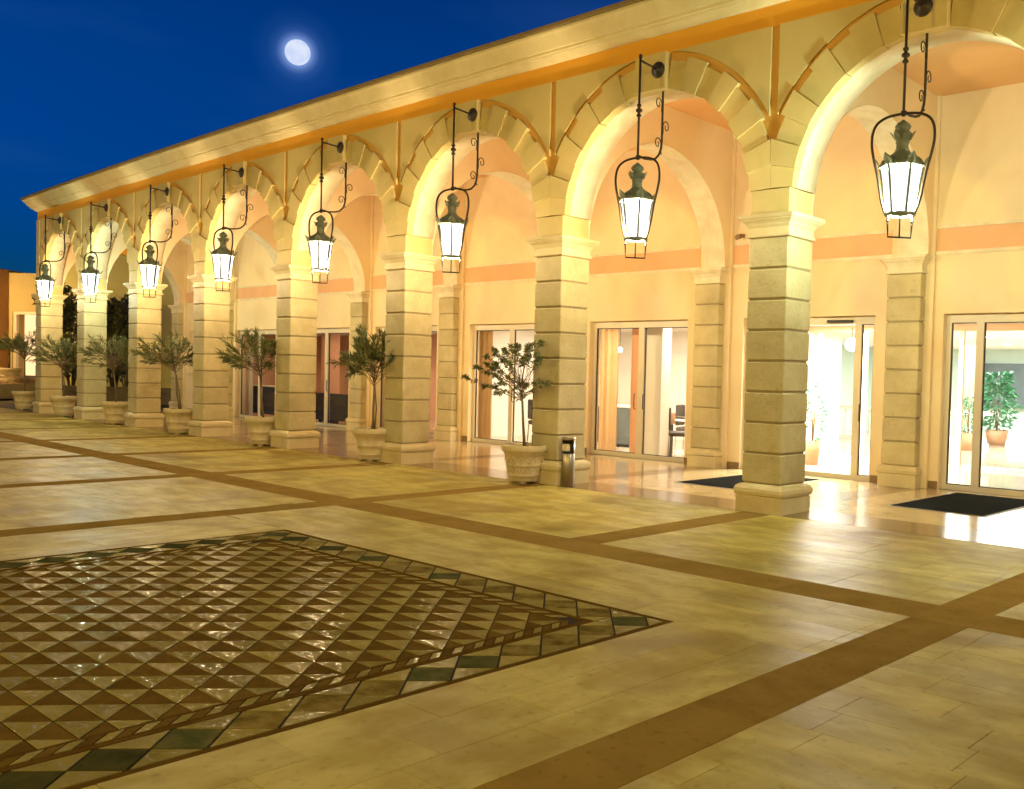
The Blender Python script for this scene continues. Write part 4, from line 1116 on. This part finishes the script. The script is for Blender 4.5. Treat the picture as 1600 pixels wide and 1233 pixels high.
lrng = random.Random(9); lit = MB()
for px_, n_l in ((-4.2, 34), (-8.17, 26), (-12.0, 22), (-15.8, 18), (-19.8, 14)):
    for _ in range(n_l):
        a = lrng.uniform(0, 2*PI); q_ = lrng.uniform(.36, 1.3)**1.2; X, Y, _z = P(px_+q_*math.cos(a), -.15+q_*math.sin(a)*.8)
        if Y > P(px_, 0)[1]-.04: Y = P(px_, 0)[1]-lrng.uniform(.06, .5)
        L_ = lrng.uniform(.03, .06); b_ = lrng.uniform(0, 2*PI); c_, s__ = math.cos(b_), math.sin(b_)
        lit.add([(X-c_*L_, Y-s__*L_, .004), (X-s__*L_*.3, Y+c_*L_*.3, .009), (X+c_*L_, Y+s__*L_, .005), (X+s__*L_*.3, Y-c_*L_*.3, .008)], [(0, 3, 2, 1)])
lit.obj('fallen_leaves', M['leafd'], None, kind='stuff', label='dry fallen leaves scattered on the paving round the tree pots', cat='leaves')
# ============================================================ LAMP POSTS out of view, added for even light on paving and facade
def fill_lamp_post(x, y, label, power):
    t_ = thing('fill_lamp_post', label, 'lamp post', P(x, y, 0), 0, 'added lamp posts on the open side of the courtyard')
    MB().lathe([(.16, 0), (.16, .25), (.10, .32), (.07, .4), (.05, 6.0), (.09, 6.05), (.05, 6.12)], 16).obj('post', M['iron'], t_)
    MB().lathe([(.05, 6.13), (.20, 6.2), (.26, 6.38), (.24, 6.55), (.14, 6.68), (.02, 6.72)], 20).obj('globe', emis('fill_globe', (1.0, .75, .35), 12.0, .4), t_)
    lamp('POINT', 'post_fill_light', P(x, y, 6.42), power, (1.0, .69, .09), .35)
fill_lamp_post(10.5, -16.5, 'added fill lamp post behind the camera at right', POST_W)
fill_lamp_post(-4.5, -20.5, 'added fill lamp post behind the camera, middle', POST_W)
fill_lamp_post(-20.5, -20.5, 'added fill lamp post beyond the left edge of the picture', POST_W)
# ============================================================ SMALL THINGS
tb_ = thing('litter_bin', 'polished steel litter bin with an ashtray slot beside the second column', 'litter bin', P(-3.575, .10, 0), slope(-3.5))
MB().lathe([(.088, 0), (.088, .008), (.094, .012), (.094, .46), (.090, .465)], 32).obj('body', M['steel'], tb_)
bk = MB()
nn = 18
vs = []; fs = []
for k in range(nn+1):
    a = math.radians(20)+(math.radians(200))*k/nn-math.radians(10)
    for r in (.094, .088): vs += [(r*math.cos(a), r*math.sin(a), .46), (r*math.cos(a), r*math.sin(a), .66)]
for k in range(nn): fs += [(4*k, 4*k+4, 4*k+5, 4*k+1), (4*k+2, 4*k+3, 4*k+7, 4*k+6), (4*k+1, 4*k+5, 4*k+7, 4*k+3)]
bk.add(vs, fs, True).obj('back_shell', M['steel'], tb_)
MB().lathe([(.09, .655), (.097, .66), (.097, .695), (.06, .70), (.002, .70)], 32).obj('lid', M['steel'], tb_)
MB().lathe([(.084, .466), (.084, .47), (.002, .47)], 24).obj('ash_tray', M['black'], tb_)
MB().cbox(-.05, .05, -.088, -.02, .50, .60, .006).obj('ash_box', M['trim'], tb_)
for lab, x0, x1, y0, y1 in (('black rubber doormat in front of the sliding door at the right edge', .43, 1.70, 1.86, 4.08), ('black doormat in front of the open door, half hidden by the nearest column', -2.93, -1.70, 1.70, 3.95)):
    d = thing('doormat', lab, 'doormat', P((x0+x1)/2, (y0+y1)/2, 0))
    X, Y, _ = P((x0+x1)/2, (y0+y1)/2)
    e_ = MB().slab([(P(x, y)[0]-X, P(x, y)[1]-Y) for x, y in rect(x0, x1, y0, y1)], .0016, .007, .003); e_.obj('edge', M['matedge'], d)
    e_ = MB().slab([(P(x, y)[0]-X, P(x, y)[1]-Y) for x, y in rect(x0+.035, x1-.035, y0+.035, y1-.035)], .006, .013, .003); e_.obj('pile', M['mat'], d)
sp_ = thing('wall_spotlight', 'small brown spotlight high in the corner left of the nearest column', 'spotlight', P(-3.42, 4.02, 4.05))
MB().box(-.05, .02, -.03, .03, -.03, .03).obj('bracket', M['wood'], sp_)
b = MB().lathe([(.03, 0), (.04, .02), (.045, .14), (.05, .15)], 14); b.v = [(x*1.0+.0, -.02-z, y*1.0-z*.3) for x, y, z in b.v]; b.obj('head', M['wood'], sp_)
# ============================================================ FAR WING AND GARDEN
az = math.atan2(F0.y, F0.x)
def pix(u, v, dep):     # used to place the far wing where it stands
    X = (u-990.257)/1474.31; Y = -(v-637.467)/1474.31
    d = F2+R3*X+U3*Y; return Vector((6.027, -9.2687, 1.6))+d*dep
DW = 40.0
o_ = pix(60, 600, DW)
wing = thing('hotel_wing', 'plain ochre wing of the hotel beyond the left end of the arcade', 'building', (o_.x, o_.y, 0), math.atan2(R0.y, R0.x))
zt = pix(60, 428, DW).z
s_ = DW/1474.31
def U(u): return (u-60)*s_
MB().box(U(-160), U(13), -1.2, 6, 0, zt+.12).obj('projecting_block', M['wingo'], wing)
mbw = MB(); mbw.box(U(13)+.01, U(19), 0, 6, 0, zt); mbw.box(U(57), U(64), 0, 6, 0, zt)
zb_ = pix(35, 592, DW).z; zw = pix(35, 487, DW).z
mbw.box(U(19), U(57), 0, 6, zw, zt); mbw.box(U(19), U(57), 0, 6, 0, zb_); mbw.obj('wall', M['wing'], wing)
MB().box(U(64)+.01, U(300), .0, 8, 0, pix(100, 352, DW).z).obj('tall_wall', M['wing_lit'], wing)
wf_ = MB(); wf_.box(U(19), U(24), .05, .2, zb_, zw); wf_.box(U(24), U(57), .05, .2, zw-.12, zw); wf_.box(U(24), U(57), .05, .2, zb_, zb_+.15)
wf_.obj('window', M['frame'], wing)
vs = []; fs = []; n = 60
for k in range(n+1):
    x = U(25)+(U(56)-U(25))*k/n; vs += [(x, .55+.05*math.sin(k*1.3), zb_+.1), (x, .55+.05*math.sin(k*1.3), zw-.1)]
for k in range(n): fs.append((2*k, 2*k+2, 2*k+3, 2*k+1))
MB().add(vs, fs, True).obj('lit_curtain', emis('lit_curtain', (1.0, .62, .30), 1.6), wing)
MB().box(U(-160), U(70), -3.2, -.01, 0, pix(35, 600, DW-2).z).obj('terrace', M['polished'], wing)
MB().box(U(-160), U(70), -3.7, -3.21, 0, .28).obj('terrace_step', M['render'], wing)
lamp('POINT', 'wing_fill_light', tuple(pix(-60, 470, DW-3)), 600, (1.0, .62, .25), .2)  # unseen point light without a fitting, brightens the wing
pt2 = pix(14, 597, DW-1.2)
t_ = thing('potted_tree', 'potted tree on the raised terrace at the left edge of the picture', 'potted tree', (pt2.x, pt2.y, pix(35, 600, DW-2).z), 0, 'potted trees in front of the columns')
t_.scale = (1.35, 1.35, 1.1)
link('pot', me_pot, t_); link('soil', me_soil, t_)
tr_ = MB().tube([(0, 0, .5), (.03, 0, 1.0), (0, 0, 1.35)], .03, 6); rng = random.Random(3); tips = []
for k in range(40):
    a = rng.uniform(0, 2*PI); e_ = rng.uniform(-.6, 1.2); q = Vector((math.cos(a)*math.cos(e_)*.5, math.sin(a)*math.cos(e_)*.5, 1.45+math.sin(e_)*.25)); tr_.tube([(0, 0, 1.3), tuple(q)], .006, 4); tips.append(q)
tr_.obj('trunk', M['bark'], t_)
leaves(1300, lambda g_: (Vector((0, 0, 1.35)).lerp(tips[g_.randrange(40)], g_.uniform(.4, 1)), (g_.uniform(-1, 1), g_.uniform(-1, 1), g_.uniform(-1, .6))), .14, 4, .1, .2).obj('crown', M['leafd'], t_, kind='stuff')
# garden wall and shrubs behind the end arch
gw0 = pix(70, 620, 36); 
gw = thing('garden_wall', 'low brown garden wall behind the last arches', 'wall', (gw0.x, gw0.y, 0), math.atan2(R0.y, R0.x))
MB().box(-.3, 6.5, 0, .4, 0, pix(120, 603, 36).z).obj('wall', M['garden'], gw)
def shrub(u, dep, h, r, label, seed, n=3000):
    p_ = pix(u, 600, dep); t_ = thing('garden_shrub', label, 'shrub', (p_.x, p_.y, 0), 0, 'dark shrubs behind the last arches')
    rng = random.Random(seed); cl = [(rng.uniform(-r*.5, r*.5), rng.uniform(-r*.5, r*.5), rng.uniform(.35, .85)*h, rng.uniform(.35, .6)*r) for _ in range(9)]
    st = MB()
    for c_ in cl: st.tube([(0, 0, 0), (c_[0]*.5, c_[1]*.5, c_[2]*.5), c_[:3]], .035, 5, r1=.012)
    st.obj('stem', M['bark'], t_)
    def fn(g_):
        c_ = cl[g_.randrange(len(cl))]; d = Vector((g_.gauss(0, 1), g_.gauss(0, 1), g_.gauss(0, 1))).normalized(); rr = c_[3]*g_.uniform(.55, 1.1)
        return (c_[0]+d.x*rr, c_[1]+d.y*rr, max(.1, c_[2]+d.z*rr*1.3)), d+Vector((g_.uniform(-.8, .8), g_.uniform(-.8, .8), g_.uniform(-.8, .8)))
    leaves(n, fn, .20, seed, .1, .5).obj('crown', M['leafd'], t_, kind='stuff')
shrub(112, 37.2, 4.6, 1.15, 'tall dark shrub seen between the last two columns', 21)
shrub(178, 37.6, 4.2, 1.05, 'dark shrub seen between the sixth and seventh columns, left one', 22)
shrub(198, 37.0, 4.5, 1.0, 'dark shrub seen between the sixth and seventh columns, right one', 23)
# ============================================================ MOON
md = 1500.0; mp_ = Vector((6.027, -9.2687, 1.6))+MOON*md; rr = md*.0115
mo = MB(); vs = []
n1, n2 = 24, 48; prof = [(max(rr*math.sin(PI*k/n1), .01), -rr*math.cos(PI*k/n1)) for k in range(n1+1)]
mo.lathe(prof, n2, cap=False).obj('moon', M['moon'], loc=tuple(mp_), label='full pale moon in the dark blue sky above the cornice', cat='moon')
